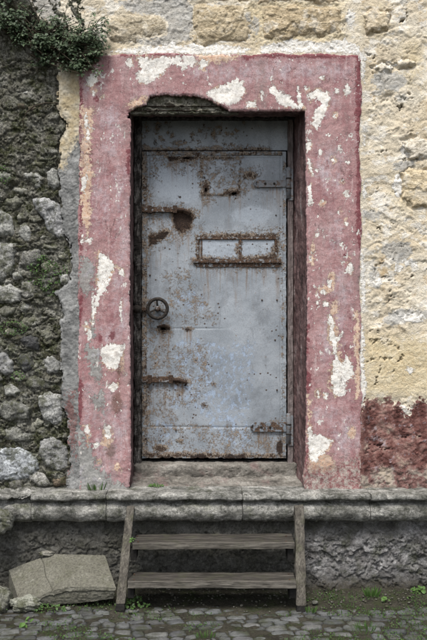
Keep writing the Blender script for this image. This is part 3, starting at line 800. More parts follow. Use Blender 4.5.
def u(polys): return lambda X, Y: sd_union(X, Y, polys)
def sd_surround(X, Y):
    rag = 0.9 * fbm(X / 7, Y / 7, 4, 3) + 0.5 * fbm(X / 2.4, Y / 2.4, 2, 9)
    q = np.maximum(np.abs(X - 219.8) - 141 + 3.5, 0); r_ = np.maximum(-(Y - 54.0) + 3.5, 0)
    outer = np.maximum(np.hypot(q, r_) - 3.5, Y - 496)
    outer = np.where((q < 0.01) & (r_ < 0.01), np.maximum(np.abs(X - 219.8) - 141, np.maximum(54.0 - Y, Y - 496)), outer)
    d = np.maximum(outer + 0.9 * rag + 1.5 * fbm(X / 34, Y / 34, 3, 15), -(sd_poly(X, Y, OPEN) + 0.7 * rag))
    return np.maximum(d, -(sd_poly(X, Y, BREAK) + 1.2 * rag))
def y_surround(X, Y):
    base = 0.004 * fbm(X / 40, Y / 60, 3, 2) + 0.0022 * fbm(X / 9, Y / 9, 4, 4)
    base = base + 0.004 * np.clip(fbm(X / 14, Y / 14, 4, 8), -1, 1) * sstep(415, 470, Y)
    ins = sd_surround(X, Y)
    return base + 0.006 * sstep(-2.2, 0.0, ins) ** 2 * np.where((X > 340) & (Y > 400), 0.4, 1.0)
fx = axis(70, 372, 70, 372, 0.72, 4); fy = axis(48, 498, 48, 498, 0.72, 4)
sheet('door_surround', fx, fy, y_surround, M['pink'], wall, sd_surround,
      dict(white=u(W_POLY), tan=u(T_POLY), grey=u(G_POLY), violet=u(V_POLY), dred=u(D_POLY), brown=u(B_POLY), base=u(BASE)), depth=0.032)

# --- masonry right of and above the surround
MAS = [(20, -300), (1200, -300), (1200, 496.5), (357, 496.5), (357, 57), (76, 57), (76, 75), (57, 75), (52, 40), (40, 20), (28, 0)]
RED = [[(352, 500), (355, 426), (359, 415), (364, 404), (367, 397), (372, 402), (378, 399), (384, 405), (390, 399), (396, 406), (401, 402), (404, 413), (410, 415), (412, 403), (420, 399), (430, 403), (450, 396), (470, 405), (600, 400), (900, 402), (900, 500)]]
OCH = [[(362, 335), (430, 338), (600, 335), (600, 398), (362, 398)], ell(410, 190, 17, 18), ell(415, 60, 10, 22), ell(375, 20, 14, 14), [(240, 0), (345, 0), (345, 44), (255, 46)]]
GRY = [[(118, 0), (188, -4), (192, 12), (191, 38), (170, 46), (150, 44), (134, 42), (166, 34), (168, 24), (160, 14), (134, 12), (122, 6)], [(239, 20), (249, 12), (251, 22), (250, 36), (243, 41), (240, 32)], ell(257, 24, 3.5, 9),
       ell(390, 80, 18, 10), ell(405, 165, 12, 7), ell(398, 250, 16, 10), ell(372, 215, 10, 6), ell(410, 315, 20, 7), ell(375, 275, 5, 9), ell(392, 320, 8, 5), [(28, 0), (60, -6), (58, 22), (45, 22)]]
WHT = [[(128, 47), (160, 44), (172, 40), (180, 44), (215, 42), (240, 46), (250, 48), (240, 53.5), (128, 53.5), (110, 50)], [(261, 46), (290, 38), (320, 42), (345, 38), (358, 46), (366, 58), (366, 82), (361, 75), (361, 56), (350, 51), (262, 52)],
       ell(350.5, 16, 4.5, 8), ell(385, 66, 10, 5), ell(405, 62, 9, 4), ell(418, 150, 17, 8), ell(400, 185, 6, 12), [(361, 250), (365, 262), (367, 300), (362, 312)], ell(378, 282, 4, 7), ell(412, 262, 7, 4), ell(415, 318, 12, 5), [(358, 322), (364, 325), (365, 350), (361, 352)],
       [(358, 356), (364, 355), (367, 395), (360, 418), (356, 416), (360, 396)], ell(365, 190, 2, 10), ell(365, 135, 2, 10), ell(400, 268, 4, 4), ell(411, 370, 4, 3), ell(402, 412, 5, 7), ell(420, 452, 5, 5), [(358, 470), (372, 468), (374, 485), (362, 487)]]
CRK = [[(368, 334), (378, 331), (385, 333)], [(366, 345), (376, 341), (388, 343)], [(364, 362), (380, 360), (392, 359)], [(388, 342), (399, 347), (402, 358), (395, 369)], [(380, 367), (382, 372), (376, 380), (374, 387)],
       [(253, 0), (253, 44)], [(342.5, 0), (343.5, 34)], [(406, 5), (410, 16), (408, 20)], [(370, 65), (377, 72), (380, 80)], [(387, 99), (400, 97), (412, 97)], [(372, 195), (380, 188)], [(376, 152), (388, 147)], [(400, 160), (414, 157), (425, 163)], [(376, 270), (384, 262)], [(384, 278), (396, 280)], [(388, 300), (398, 297)],
       [(395, 222), (404, 232)], [(374, 303), (382, 300)], [(398, 440), (420, 436), (430, 440)], [(362, 452), (375, 446), (392, 452)], [(193, 2), (192, 20), (191, 40)], [(356, 41), (366, 48), (376, 60)]]
HOLES = [(397.5, 267, 1.6), (412, 275.5, 1.4), (370, 302.5, 1.1), (404, 18, 2.4), (409, 90, 1.6), (400, 243.5, 0.8), (407, 243.5, 0.8), (381, 230, 1.6), (390, 294, 1.2), (402, 106, 2.2)]
def crack_d(X, Y):
    d = np.full(X.shape, 14.0)
    wx, wy = X + 3.4 * fbm(X / 9, Y / 9, 5, 51, 0.65), Y + 3.4 * fbm(X / 9, Y / 9, 5, 52, 0.65)
    for c in CRK: d = np.minimum(d, sd_line(wx, wy, c))
    for (cx, cy, r_) in HOLES: d = np.minimum(d, np.hypot(wx - cx, (wy - cy) * 1.2) - r_ + 0.4)
    return d + 1.5 * np.clip(fbm(X / 5, Y / 5, 3, 53) + 0.1, 0, 2) * (d < 10)
def sd_mas(X, Y):
    return np.clip(sd_poly(X, Y, MAS, 30), -30, 30) + 0.8 * fbm(X / 6, Y / 6, 4, 13)
def crag(x, y, seed, sc):
    """Broken, uneven face: wide spectrum with flakes broken off, calm here and rugged there."""
    wx, wy = x + sc * 0.7 * fbm(x / sc, y / sc, 3, seed), y + sc * 0.7 * fbm(x / sc, y / sc, 3, seed + 1)
    h = 0.9 * fbm(wx / (sc * 2.2), wy / (sc * 1.6), 6, seed + 2, 0.55)
    calm = sstep(-0.25, 0.35, fbm(x / (sc * 2.6), y / (sc * 2.6), 3, seed + 3))
    for q, (f_, th) in enumerate(((1.3, 0.02), (0.8, 0.12), (0.45, 0.15))):
        st = fbm(wx / (sc * f_), wy / (sc * f_ * 0.75), 4, seed + 10 + q)
        h = h + (0.55 - 0.13 * q) * sstep(th - 0.012, th + 0.022, st) * (0.35 + 0.65 * calm)
    fr = fbm(x / (sc * 0.16), y / (sc * 0.14), 3, seed + 5)
    cut = sstep(0.055, 0.0, np.abs(fbm(wx / (sc * 0.75), wy / (sc * 0.42), 3, seed + 7))) * sstep(0.12, 0.3, fbm(x / (sc * 1.1), y / (sc * 0.8), 3, seed + 8))
    return h + 0.16 * fr * (0.4 + 0.8 * calm) - 1.3 * cut
TOPB = [[(101, 18), (122, 11), (150, 12), (165, 16), (170, 24), (167, 33), (148, 37), (134, 43), (112, 40), (104, 32)], [(193, 4), (205, 2), (250, 5), (251, 30), (246, 40), (226, 39), (205, 45), (193, 40)], [(262, 6), (285, 3), (341, 6), (341, 32), (318, 36), (296, 34), (280, 40), (264, 36)]]
SIDEB = [([(374, 66), (386, 61), (396, 66), (392, 71), (378, 71)], (0.68, 0.65, 0.59)), ([(396, 60), (410, 57), (420, 62), (410, 66), (398, 66)], (0.62, 0.56, 0.45)), ([(402, 172), (412, 168), (432, 170), (434, 204), (414, 208), (403, 196)], (0.58, 0.48, 0.32)),
         ([(402, 140), (420, 136), (434, 140), (434, 156), (412, 158)], (0.69, 0.66, 0.61)), ([(362, 12), (376, 6), (392, 12), (390, 28), (368, 32)], (0.58, 0.49, 0.36))]
def joints(X, Y):
    d = sd_union(X, Y, TOPB + [q for q, _ in SIDEB]) + 1.2 * fbm(X / 6, Y / 6, 3, 57)
    return sstep(2.6, 0.6, np.abs(d - 0.6)) * sstep(-0.2, 0.15, fbm(X / 15, Y / 15, 3, 58))
def y_mas(X, Y):
    wx, wy = X + 9 * fbm(X / 30, Y / 30, 3, 60), Y + 9 * fbm(X / 30, Y / 30, 3, 61)
    f1, f2, cid = worley(wx / 46, wy / 31, 8)
    lump = sstep(0.0, 0.30, f2 - f1)
    yy = 0.034 - 0.007 * lump * (0.4 + 0.6 * cid) - 0.0074 * crag(X, Y, 62, 20) + 0.013 * joints(X, Y)
    cal = sstep(325, 345, Y) * sstep(402, 392, Y)
    yy = yy + cal * (0.020 - yy) * 0.6
    yy = yy + 0.030 * sstep(1.1, 0.0, crack_d(X, Y) + 0.2)
    edge = np.minimum(np.abs(X - 358), np.where(X < 358, np.abs(Y - 56), 99))
    yy = yy + (0.016 - 0.011 * sstep(396, 412, Y) + 0.003 * fbm(X / 6, Y / 6, 3, 66) - yy) * sstep(13, 3.5, edge)
    top = sstep(60, 40, Y) * sstep(366, 350, X)
    yy = yy + (0.020 - 0.009 * crag(X, Y, 166, 12) - yy) * top * 0.7 * sstep(3.5, 8, edge)
    return yy + (0.006 - 0.0055 * crag(X, Y, 266, 15)) * sstep(400, 405, Y) * sstep(2, 9, edge)
mx = axis(-40, 860, 20, 440, 0.95, 7); my = axis(-200, 500, -8, 500, 0.95, 7)
sheet('limewashed_masonry', mx, my, y_mas, M['masonry'], wall, sd_mas,
      dict(red=u(RED), ochre=u(OCH), grey=u(GRY), white=u(WHT), crack=crack_d, base=u([[(358, 474), (380, 470), (600, 472), (900, 474), (900, 500), (358, 500)]])), depth=0.13)

# --- the ochre blocks over the door, each a stone
def block(poly, color, yf, seed, mat='block', name='stone', ridge=0.006, tilt=(0, 0), dome=4.0, proud=0.02, step_=0.9, back=0.14, eat=1.0):
    xs = [p[0] for p in poly]; ys = [p[1] for p in poly]
    cx, cy = sum(xs) / len(xs), sum(ys) / len(ys)
    X0, X1, Y0, Y1 = min(xs) - 3, max(xs) + 3, min(ys) - 3, max(ys) + 3
    def sd(X, Y):
        return sd_poly(X, Y, poly) + eat * (1.1 * fbm(X / 8, Y / 8, 3, seed) + 0.7 * fbm(X / 3, Y / 3, 2, seed + 5))
    def yy(X, Y):
        s = sd(X, Y)
        f1, f2, cid = worley(X / 9 + seed, Y / 7, seed)
        return yf + proud * np.exp(np.minimum(s, 0) / dome) - ridge * 0.55 * crag(X, Y, seed + 2, 14) - ridge * 1.1 * (cid - .5) \
            + tilt[0] * (X - cx) + tilt[1] * (Y - cy)
    loc = P(cx, cy, yf)
    o = sheet(name, np.linspace(X0, X1, max(5, int((X1 - X0) / step_))), np.linspace(Y0, Y1, max(5, int((Y1 - Y0) / step_))), yy, M[mat], wall, sd, None, depth=back, loc=tuple(loc))
    if o is not None: o.color = (*color, 1)
    return o
block([(101, 18), (122, 11), (150, 12), (165, 16), (170, 24), (167, 33), (148, 37), (134, 43), (112, 40), (104, 32)], (0.50, 0.445, 0.35), 0.008, 201, ridge=0.008)
block([(193, 4), (205, 2), (250, 5), (251, 30), (246, 40), (226, 39), (205, 45), (193, 40)], (0.52, 0.445, 0.325), 0.006, 202, ridge=0.009)
block([(262, 6), (285, 3), (341, 6), (341, 32), (318, 36), (296, 34), (280, 40), (264, 36)], (0.48, 0.40, 0.28), 0.006, 203, ridge=0.010)
block([(195, -40), (250, -38), (250, 1.5), (196, -1)], (0.47, 0.39, 0.28), 0.008, 204)
block([(257, -40), (340, -38), (341, 3), (290, 0), (258, 3)], (0.46, 0.38, 0.27), 0.008, 205)

for i_, (pl, c_) in enumerate(SIDEB):
    block(pl, tuple(0.6 * q + 0.4 * w for q, w in zip(c_, (0.70, 0.63, 0.51))), 0.010, 210 + i_, ridge=0.007, proud=0.03, dome=1.3, eat=1.9)

# --- the grey plaster strip left of the surround
STR = RUB + [(80, 500), (80, 60), (70, 68)]
def sd_strip(X, Y):
    return np.maximum(sd_poly(X, Y, STR, 40), X - 80.6) + 1.0 * fbm(X / 8, Y / 8, 4, 23) * sstep(78, 72, X) + 0.5 * fbm(X / 2.6, Y / 2.6, 2, 24) * sstep(79, 75, X)
def y_strip(X, Y):
    return 0.013 - 0.0035 * crag(X, Y, 27, 13) + 0.005 * fbm(X / 22, Y / 30, 4, 25) + 0.002 * fbm(X / 5, Y / 5, 3, 26) + 0.008 * sstep(-2.5, 0, sd_strip(X, Y)) * sstep(77, 73, X)
sheet('plaster_strip', axis(50, 84, 50, 84, 0.72, 4), axis(58, 494, 58, 494, 0.72, 4), y_strip, M['strip'], wall, sd_strip,
      dict(cream=u([[(50, 55), (84, 55), (84, 128), (70, 150), (64, 170), (55, 168)]]), dred=u([[(64, 392), (72, 394), (74, 420), (76, 455), (72, 452), (66, 412)], ell(68, 470, 3, 3)])), depth=0.11)

# --- mossy rubble on the left
def sd_rub(X, Y):
    return np.maximum(X - 84, np.where(Y < 54, X - 66 + (54 - Y) * 0.0, -50))
def y_rub(X, Y):
    wx, wy = X + 7 * fbm(X / 26, Y / 26, 3, 70), Y + 7 * fbm(X / 26, Y / 26, 3, 71)
    f1, f2, cid = worley(wx / 15, wy / 11, 18)
    yy = 0.054 - 0.018 * sstep(0.02, 0.3, f2 - f1) * (0.2 + 0.8 * cid) - 0.016 * crag(X, Y, 72, 13) - 0.004 * fbm(X / 2.6, Y / 2.4, 3, 74)
    up = sstep(185, 150, Y)
    yy = yy - up * 0.020
    yy = np.maximum(yy, 0.010)
    return np.where(sd_strip(X, Y) < 1.5, np.maximum(yy, 0.045), yy)
sheet('mossy_mortar', axis(-420, 86, -25, 86, 0.9, 7), axis(-200, 498, -8, 498, 0.9, 7), y_rub, M['bed'], wall, lambda X, Y: X - 84.0, None, depth=0.12)

PALE, MID, DARK, BLUE, BROWN = (0.34, 0.34, 0.32), (0.23, 0.226, 0.208), (0.09, 0.09, 0.092), (0.42, 0.44, 0.465), (0.17, 0.135, 0.10)
named = [([(21, 172), (28, 170), (38, 171), (42, 178), (40, 187), (35, 189), (30, 182), (22, 177)], PALE), ([(46, 172), (52, 165), (58, 170), (59, 185), (55, 191), (46, 183)], PALE),
         ([(31, 198), (46, 197), (59, 204), (63, 224), (66, 240), (61, 241), (54, 237), (45, 228), (42, 217), (34, 208)], (0.40, 0.40, 0.405)),
         ([(-8, 206), (0, 210), (12, 216), (13, 235), (2, 237), (-8, 236)], PALE), ([(18, 224), (25, 221), (32, 230), (31, 241), (24, 243), (17, 236)], PALE),
         ([(-10, 243), (0, 242), (16, 243), (15, 252), (11, 275), (0, 281), (-9, 278)], (0.30, 0.30, 0.285)), ([(21, 250), (38, 248), (41, 258), (36, 267), (17, 267)], MID), ([(10, 273), (20, 271), (22, 278), (12, 280)], PALE),
         ([(-6, 286), (8, 284), (20, 290), (19, 302), (5, 304), (-6, 302)], PALE), ([(20, 281), (32, 279), (38, 291), (34, 298), (24, 300), (18, 292)], MID), (ell(24, 308, 5.5, 5.5), PALE),
         ([(58, 275), (66, 273), (70, 280), (66, 287), (58, 283)], PALE), ([(19, 340), (26, 334), (36, 336), (41, 343), (36, 351), (24, 349)], DARK), ([(-4, 352), (6, 353), (12, 362), (12, 374), (4, 376), (-4, 370)], (0.30, 0.30, 0.30)),
         ([(12, 357), (22, 354), (30, 360), (34, 368), (24, 374), (15, 368)], DARK), ([(41, 358), (52, 355), (60, 362), (60, 373), (48, 375), (42, 368)], (0.28, 0.28, 0.27)), ([(1, 387), (10, 384), (20, 392), (16, 398), (4, 397)], PALE),
         ([(37, 396), (48, 392), (61, 396), (62, 410), (63, 424), (54, 427), (42, 420), (38, 408)], (0.39, 0.39, 0.38)), ([(-10, 452), (6, 446), (22, 450), (36, 458), (38, 470), (28, 480), (10, 483), (-8, 480)], BLUE),
         ([(24, 474), (34, 470), (46, 478), (49, 486), (40, 489), (28, 482)], (0.37, 0.36, 0.34)), ([(38, 441), (52, 436), (66, 448), (68, 468), (58, 474), (44, 468), (37, 455)], (0.27, 0.27, 0.265)), ([(7, 483), (20, 480), (23, 492), (10, 496)], (0.16, 0.155, 0.14)),
         ([(51, 479), (64, 477), (67, 487), (52, 489)], BROWN), ([(4, 430), (20, 427), (34, 434), (30, 444), (12, 444), (2, 438)], (0.22, 0.22, 0.2)), ([(0, 402), (14, 401), (30, 408), (28, 420), (8, 422), (-6, 414)], (0.17, 0.17, 0.155)),
         ([(24, 378), (38, 374), (52, 379), (50, 389), (34, 391), (24, 387)], (0.19, 0.188, 0.17)), ([(20, 90), (28, 89), (29, 94), (20, 95)], PALE), ([(0, 100), (24, 102), (25, 108), (1, 109)], (0.13, 0.11, 0.085)), ([(26, 103), (48, 105), (47, 112), (27, 111)], (0.12, 0.10, 0.08))]
occ = np.zeros((760, 300), bool)                                # offset 150, 200
OX, OY = np.meshgrid(np.arange(-150, 150) + .5, np.arange(-200, 560) + .5)
k = 0
for poly, c in named:
    occ |= sd_poly(OX, OY, poly, 6) < 0.6
    block(poly, c, 0.018 + R.uniform(-.006, .010), 300 + k, 'stone', proud=0.03, ridge=0.010, dome=1.5, tilt=(R.uniform(-.0006, .0006), R.uniform(-.0003, .0008)), eat=0.8)
    k += 1
occ |= ~((OX < 0) | (sd_poly(OX, OY, [(-400, -400), (22, -400), (28, 0), (40, 20), (52, 40)] + [(a - 3, b) for a, b in RUB] + [(-400, 500)], 6) < 0))
occ |= OY > 488
cnt = 0
for tr in range(16000):
    stage = 0 if tr < 3500 else (1 if tr < 10000 else 2)
    cx, cy = R.uniform(-34, 70), R.uniform(-22, 486)
    if tr % 40 == 0: cx, cy = R.uniform(-130, -34), R.uniform(-120, 486)
    r_ = (R.uniform(9, 14), R.uniform(6, 9), R.uniform(3.4, 6))[stage]
    asp = R.uniform(0.55, 0.9)
    if cy < 168 and R.random() < 0.45: asp *= 0.65
    n = R.choice((4, 5, 5, 6)); rot = R.uniform(-.35, .35); poly = []; ph = R.uniform(0, 6)
    for q in range(n):
        a = ph + 2 * math.pi * (q + R.uniform(-.3, .3)) / n; rr = r_ * R.uniform(0.8, 1.12)
        x_, y_ = rr * math.cos(a), rr * math.sin(a) * asp
        poly.append((cx + x_ * math.cos(rot) - y_ * math.sin(rot), cy + x_ * math.sin(rot) + y_ * math.cos(rot)))
    i0, i1, j0, j1 = int(cx - 18 + 150), int(cx + 18 + 150), int(cy - 18 + 200), int(cy + 18 + 200)
    if i0 < 0 or j0 < 0 or i1 > 300: continue
    sl = (slice(j0, j1), slice(i0, i1))
    s = sd_poly(OX[sl], OY[sl], poly, 8) < 0.3
    if (occ[sl] & s).sum() > 0.06 * s.sum(): continue
    occ[sl] |= s
    upper = cy < 168
    t = R.uniform(0.10, 0.20) if upper else (R.uniform(0.15, 0.26) if R.random() < 0.55 else R.uniform(0.26, 0.38))
    warm = R.uniform(0.88, 1.03)
    block(poly, (t, t * (0.97 + 0.02 * warm), t * (0.78 if upper else 0.88) * warm), 0.026 + R.uniform(-.006, .012) + 0.004 * stage, 400 + cnt, 'stone', proud=0.05, ridge=0.008, dome=1.6,
          tilt=(R.uniform(-.0007, .0007), R.uniform(-.0003, .0009)), step_=0.95, eat=0.9)
    cnt += 1
    if cnt > 262: break

# --- reveals of the doorway: left, right, soffit
def patch(name, a, b, c, d, nu, nv, amp, mat, seed, thick=0.03, freq=14, parent=None):
    """Uneven sheet between corners a-b (u) and d-c, with a closing back face."""
    U, V = np.meshgrid(np.linspace(0, 1, nu), np.linspace(0, 1, nv))
    a, b, c, d = [np.array(q) for q in (a, b, c, d)]
    co = (1 - U)[..., None] * ((1 - V)[..., None] * a + V[..., None] * d) + U[..., None] * ((1 - V)[..., None] * b + V[..., None] * c)
    n = np.cross(b - a, d - a); n = n / np.linalg.norm(n)
    L, Hh = np.linalg.norm(b - a), np.linalg.norm(d - a)
    h = amp * fbm(U * L * freq, V * Hh * freq, 5, seed) + amp * 0.6 * ridged(U * L * freq * .7, V * Hh * freq * .4, 3, seed + 4)
    h = h * np.minimum(1, np.minimum(U, 1 - U) * 14 + 0.25)
    co = co + h[..., None] * n
    idx = np.arange(nu * nv).reshape(nv, nu)
    q = np.stack([idx[:-1, :-1], idx[:-1, 1:], idx[1:, 1:], idx[1:, :-1]], -1).reshape(-1, 4)
    bk = np.array([a, b, c, d]) - n * thick
    co = np.concatenate([co.reshape(-1, 3), bk])
    m = nu * nv
    q = np.concatenate([q, [[m + 3, m + 2, m + 1, m]]])
    return link(name, mesh_np(name, co, q), mat, parent or wall)
V3 = lambda p: (p.x, p.y, p.z)
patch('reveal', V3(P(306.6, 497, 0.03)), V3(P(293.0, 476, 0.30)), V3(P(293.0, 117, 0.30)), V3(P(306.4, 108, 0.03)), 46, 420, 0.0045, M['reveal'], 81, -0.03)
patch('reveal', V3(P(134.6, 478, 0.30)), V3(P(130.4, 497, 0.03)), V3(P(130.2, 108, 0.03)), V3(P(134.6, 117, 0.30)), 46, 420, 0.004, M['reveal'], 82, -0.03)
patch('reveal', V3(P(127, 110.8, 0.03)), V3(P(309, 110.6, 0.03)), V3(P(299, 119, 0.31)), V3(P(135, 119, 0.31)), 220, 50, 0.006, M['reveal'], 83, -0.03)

# broken lintel stone
def sd_lin(X, Y):
    return np.maximum(np.maximum(np.abs(X - 182) - 57, 88 - Y), Y - 111.6 - 1.2 * fbm(X / 9, Y / 9, 3, 91))
def y_lin(X, Y):
    wx, wy = X + 4 * fbm(X / 12, Y / 12, 3, 92), Y
    return 0.045 - 0.014 * crag(X, Y * 1.8, 93, 12)
lin = sheet('lintel_stone', axis(122, 250, 122, 250, 0.75, 4), axis(86, 118, 86, 118, 0.75, 4), y_lin, M['stone'], wall, sd_lin, None, depth=0.09)
lin.color = (0.21, 0.20, 0.165, 1)

# --- threshold and worn sill
def sd_thr(X, Y):
    return np.maximum(np.abs(X - 215.5) - 82, np.maximum(464 - Y, Y - 480 - 2.5 * fbm(X / 26, Y * 0 + 1, 3, 105))) + 0.7 * fbm(X / 9, Y / 6, 3, 101)
th = sheet('threshold_stone', axis(130, 300, 130, 300, 0.8, 4), axis(458, 484, 458, 484, 0.8, 4),
           lambda X, Y: 0.225 + 0.018 * np.exp(np.minimum(sd_thr(X, Y), 0) / 1.6) - 0.006 * crag(X, Y, 102, 16), M['sill'], wall, sd_thr, None, depth=0.22, yref=0.23)
a_, b2, c2, d2 = P(127, 494.5, -0.03), P(309, 494.5, -0.03), P(303, 475, 0.26), P(132, 475, 0.26)
patch('sill_mortar', V3(a_), V3(b2), V3(c2), V3(d2), 260, 60, 0.011, M['sill'], 104, 0.04, 12)

# --- moulded ledge: blocks end to end
LY = -0.12
def ledge_stone(px0, px1, seed, broken=False):
    k = (D + LY) / F
    x0, x1 = (px0 - VX) * k + 0.0015, (px1 - VX) * k - 0.0015
    zt = EYE - (493.2 - VY) * k
    prof = [(0.075, 0.004), (0.01, 0.002), (-0.06, 0.0), (-0.118, -0.002), (-0.129, -0.008), (-0.132, -0.020), (-0.130, -0.036), (-0.118, -0.043), (-0.088, -0.047), (-0.086, -0.056)]
    for i in range(11):
        a = math.radians(80 - i * 17)
        prof.append((-0.060 - 0.062 * math.cos(a), -0.119 + 0.062 * math.sin(a)))
    prof += [(-0.045, -0.186), (-0.012, -0.190), (0.075, -0.192)]
    # refine the profile
    pr = []
    for (p, q) in zip(prof[:-1], prof[1:]):
        n = max(1, int(math.hypot(q[0] - p[0], q[1] - p[1]) / 0.006))
        pr += [(p[0] + (q[0] - p[0]) * t / n, p[1] + (q[1] - p[1]) * t / n) for t in range(n)]
    pr.append(prof[-1]); pr = np.array(pr)
    nx = max(6, int((x1 - x0) / 0.006))
    xs = np.linspace(x0, x1, nx)
    S = np.cumsum(np.concatenate([[0], np.hypot(*np.diff(pr, axis=0).T)]))
    XX, SS = np.meshgrid(xs, S)
    YY = np.repeat(pr[:, 0][:, None], nx, 1) + LY + 0.11; ZZ = np.repeat(pr[:, 1][:, None], nx, 1) + zt
    tan = np.gradient(pr, axis=0); nrm = np.stack([tan[:, 1], -tan[:, 0]], -1); nrm /= np.linalg.norm(nrm, axis=1)[:, None]
    amp = 0.010 if not broken else 0.016
    h = amp * (0.7 * fbm(XX * 9, SS * 9 + seed, 5, seed) - 0.35 * np.abs(fbm(XX * 25, SS * 25, 3, seed + 3)))
    lip = np.exp(-((SS - 0.185) / 0.03) ** 2)
    h = h - (0.016 * sstep(0.10, 0.5, fbm(XX * 11, SS * 3, 5, seed + 6)) * lip)
    end = np.minimum(XX - x0, x1 - XX)
    h = h - 0.005 * np.exp(-end / 0.004)
    if broken:
        h = h - 0.022 * sstep(0.05, -0.3, fbm(XX * 5, SS * 5, 4, seed + 8) + (XX - x1) * 1.2 + 0.1)
    h = h * np.minimum(1, np.minimum(SS, S[-1] - SS) * 25)
    YY = YY + h * nrm[:, 0][:, None]; ZZ = ZZ + h * nrm[:, 1][:, None]
    # sign: normals must point out of the stone
    co = np.stack([XX, YY, ZZ], -1).reshape(-1, 3)
    idx = np.arange(XX.size).reshape(XX.shape)
    q = np.stack([idx[1:, :-1], idx[1:, 1:], idx[:-1, 1:], idx[:-1, :-1]], -1).reshape(-1, 4)
    me = mesh_np('ledge_stone', co, q)
    bm = bmesh.new(); bm.from_mesh(me)
    for col_ in (idx[:, 0], idx[::-1, -1]):
        bm.verts.ensure_lookup_table()
        try: bm.faces.new([bm.verts[int(i)] for i in col_])
        except ValueError: pass
    bm.to_mesh(me); bm.free()
    return link('ledge_stone', me, M['ledge'], wall)
for i, (a, b, br) in enumerate([(-420, -150, True), (-150, 31, True), (31, 106, False), (106, 242.5, False), (242.5, 370.5, False), (370.5, 520, False), (520, 860, False)]):
    ledge_stone(a, b, 500 + 17 * i, br)

# --- plinth under the ledge
def y_pl(X, Y):
    wx, wy = X + 6 * fbm(X / 20, Y / 20, 3, 110), Y + 6 * fbm(X / 20, Y / 20, 3, 111)
    f1, f2, cid = worley(wx / 30, wy / 21, 112)
    yy = -0.030 - 0.012 * sstep(0.0, 0.12, f2 - f1 + 0.06 * fbm(X / 5, Y / 5, 3, 116)) * (0.45 + 0.55 * cid) - 0.013 * crag(X, Y, 113, 12)
    return yy + 0.025 * sstep(530, 522, Y) - 0.02 * sstep(575, 594, Y)
sheet('plinth', axis(-420, 860, -20, 445, 0.9, 7), axis(516, 598, 516, 598, 0.9, 4), y_pl, M['plinth'], wall, lambda X, Y: np.full(X.shape, -1.0),
      dict(dark_zone=u([[(-420, 500), (292, 500), (310, 620), (-420, 620)], ell(345, 525, 60, 5)]), foot=u([[(-420, 578), (860, 578), (860, 610), (-420, 610)]])), depth=0.12)  # darker colour over left and centre, and a strip below the ledge

# ------------------------------------------------------------------ iron door
DY = 0.30
door = thing('iron_door', 'rusty blue-grey iron door with a small handwheel, in the pink surround', 'door', V3(P(214, 459, DY)))
def dobj(o):                                                # parts are modelled in place; hang them on the door's empty
    o.parent = door; o.matrix_parent_inverse = Matrix.Translation(door.location).inverted()
    return o
def dsub(o, part):
    o.parent = part
    return o
RUSTP = [[(165, 156), (205, 155), (212, 158), (196, 160), (184, 163), (170, 160)], [(142, 151), (147, 151), (147, 230), (142, 230)], [(142, 380), (147, 380), (147, 456), (142, 456)], [(142, 240), (146, 240), (146, 380), (142, 380)], [(170, 210), (192, 208), (195, 216), (192, 230), (181, 235), (173, 226)], [(147, 234), (168, 229), (172, 233), (160, 242), (149, 248)],
         ell(232, 192, 9, 4.5), ell(250, 176, 7, 4), ell(206, 187, 4, 8), ell(222, 158, 20, 2), [(194, 234), (279, 233), (280, 240), (198, 239)], [(192, 258), (280, 258), (283, 266), (194, 265)], ell(240, 250, 2, 9), ell(276, 248, 3, 12), ell(198, 250, 2, 12), ell(265, 256, 7, 3),
         ell(164, 329, 8, 4), ell(188, 329, 5, 1.2), [(145, 452), (284, 454), (284, 458), (145, 458)], [(283.5, 250), (286, 250), (286, 458), (283.5, 458)],
         ell(160, 449, 8, 4.5), ell(180, 381, 9, 4), ell(205, 405, 3, 2.5), ell(179, 441, 4, 1.5), ell(196, 361, 1.4, 1.4), ell(214, 384, 1.6, 1.6), ell(206, 190, 3, 5), [(200.6, 160), (202, 160), (202, 196), (200.6, 196)], [(239, 160), (240.4, 160), (240.4, 195), (239, 195)], [(201, 194.4), (240, 194.4), (240, 195.6), (201, 195.6)]]
OCHRE = [[(148, 157), (205, 156), (215, 200), (204, 206), (196, 176), (160, 166), (152, 205), (148, 205)], [(150, 205), (200, 205), (200, 235), (210, 232), (285, 228), (285, 270), (192, 270), (190, 240), (170, 246), (150, 250)], [(165, 272), (186, 268), (196, 290), (214, 310), (215, 322), (196, 326), (172, 316), (168, 296)],
         [(147, 300), (170, 296), (170, 345), (160, 400), (147, 400)], [(148, 338), (180, 346), (205, 345), (210, 385), (190, 408), (160, 404), (147, 420)], [(147, 400), (200, 425), (250, 430), (285, 418), (285, 456), (147, 456)], [(240, 165), (262, 168), (258, 186), (236, 200), (222, 196)], [(200, 160), (242, 160), (242, 196), (200, 196)]]
FLAKE = [[(165, 330), (260, 340), (262, 400), (255, 450), (220, 450), (200, 420), (165, 410)], ell(190, 300, 25, 20), ell(240, 440, 22, 14), ell(165, 430, 18, 20)]
PALEP = [[(155, 172), (164, 168), (198, 166), (200, 198), (186, 206), (170, 201), (158, 196), (155, 186)], [(202, 242), (237, 242), (237, 258), (202, 258)], [(243, 242), (273, 242), (273, 258), (243, 258)], ell(252, 215, 20, 9)]
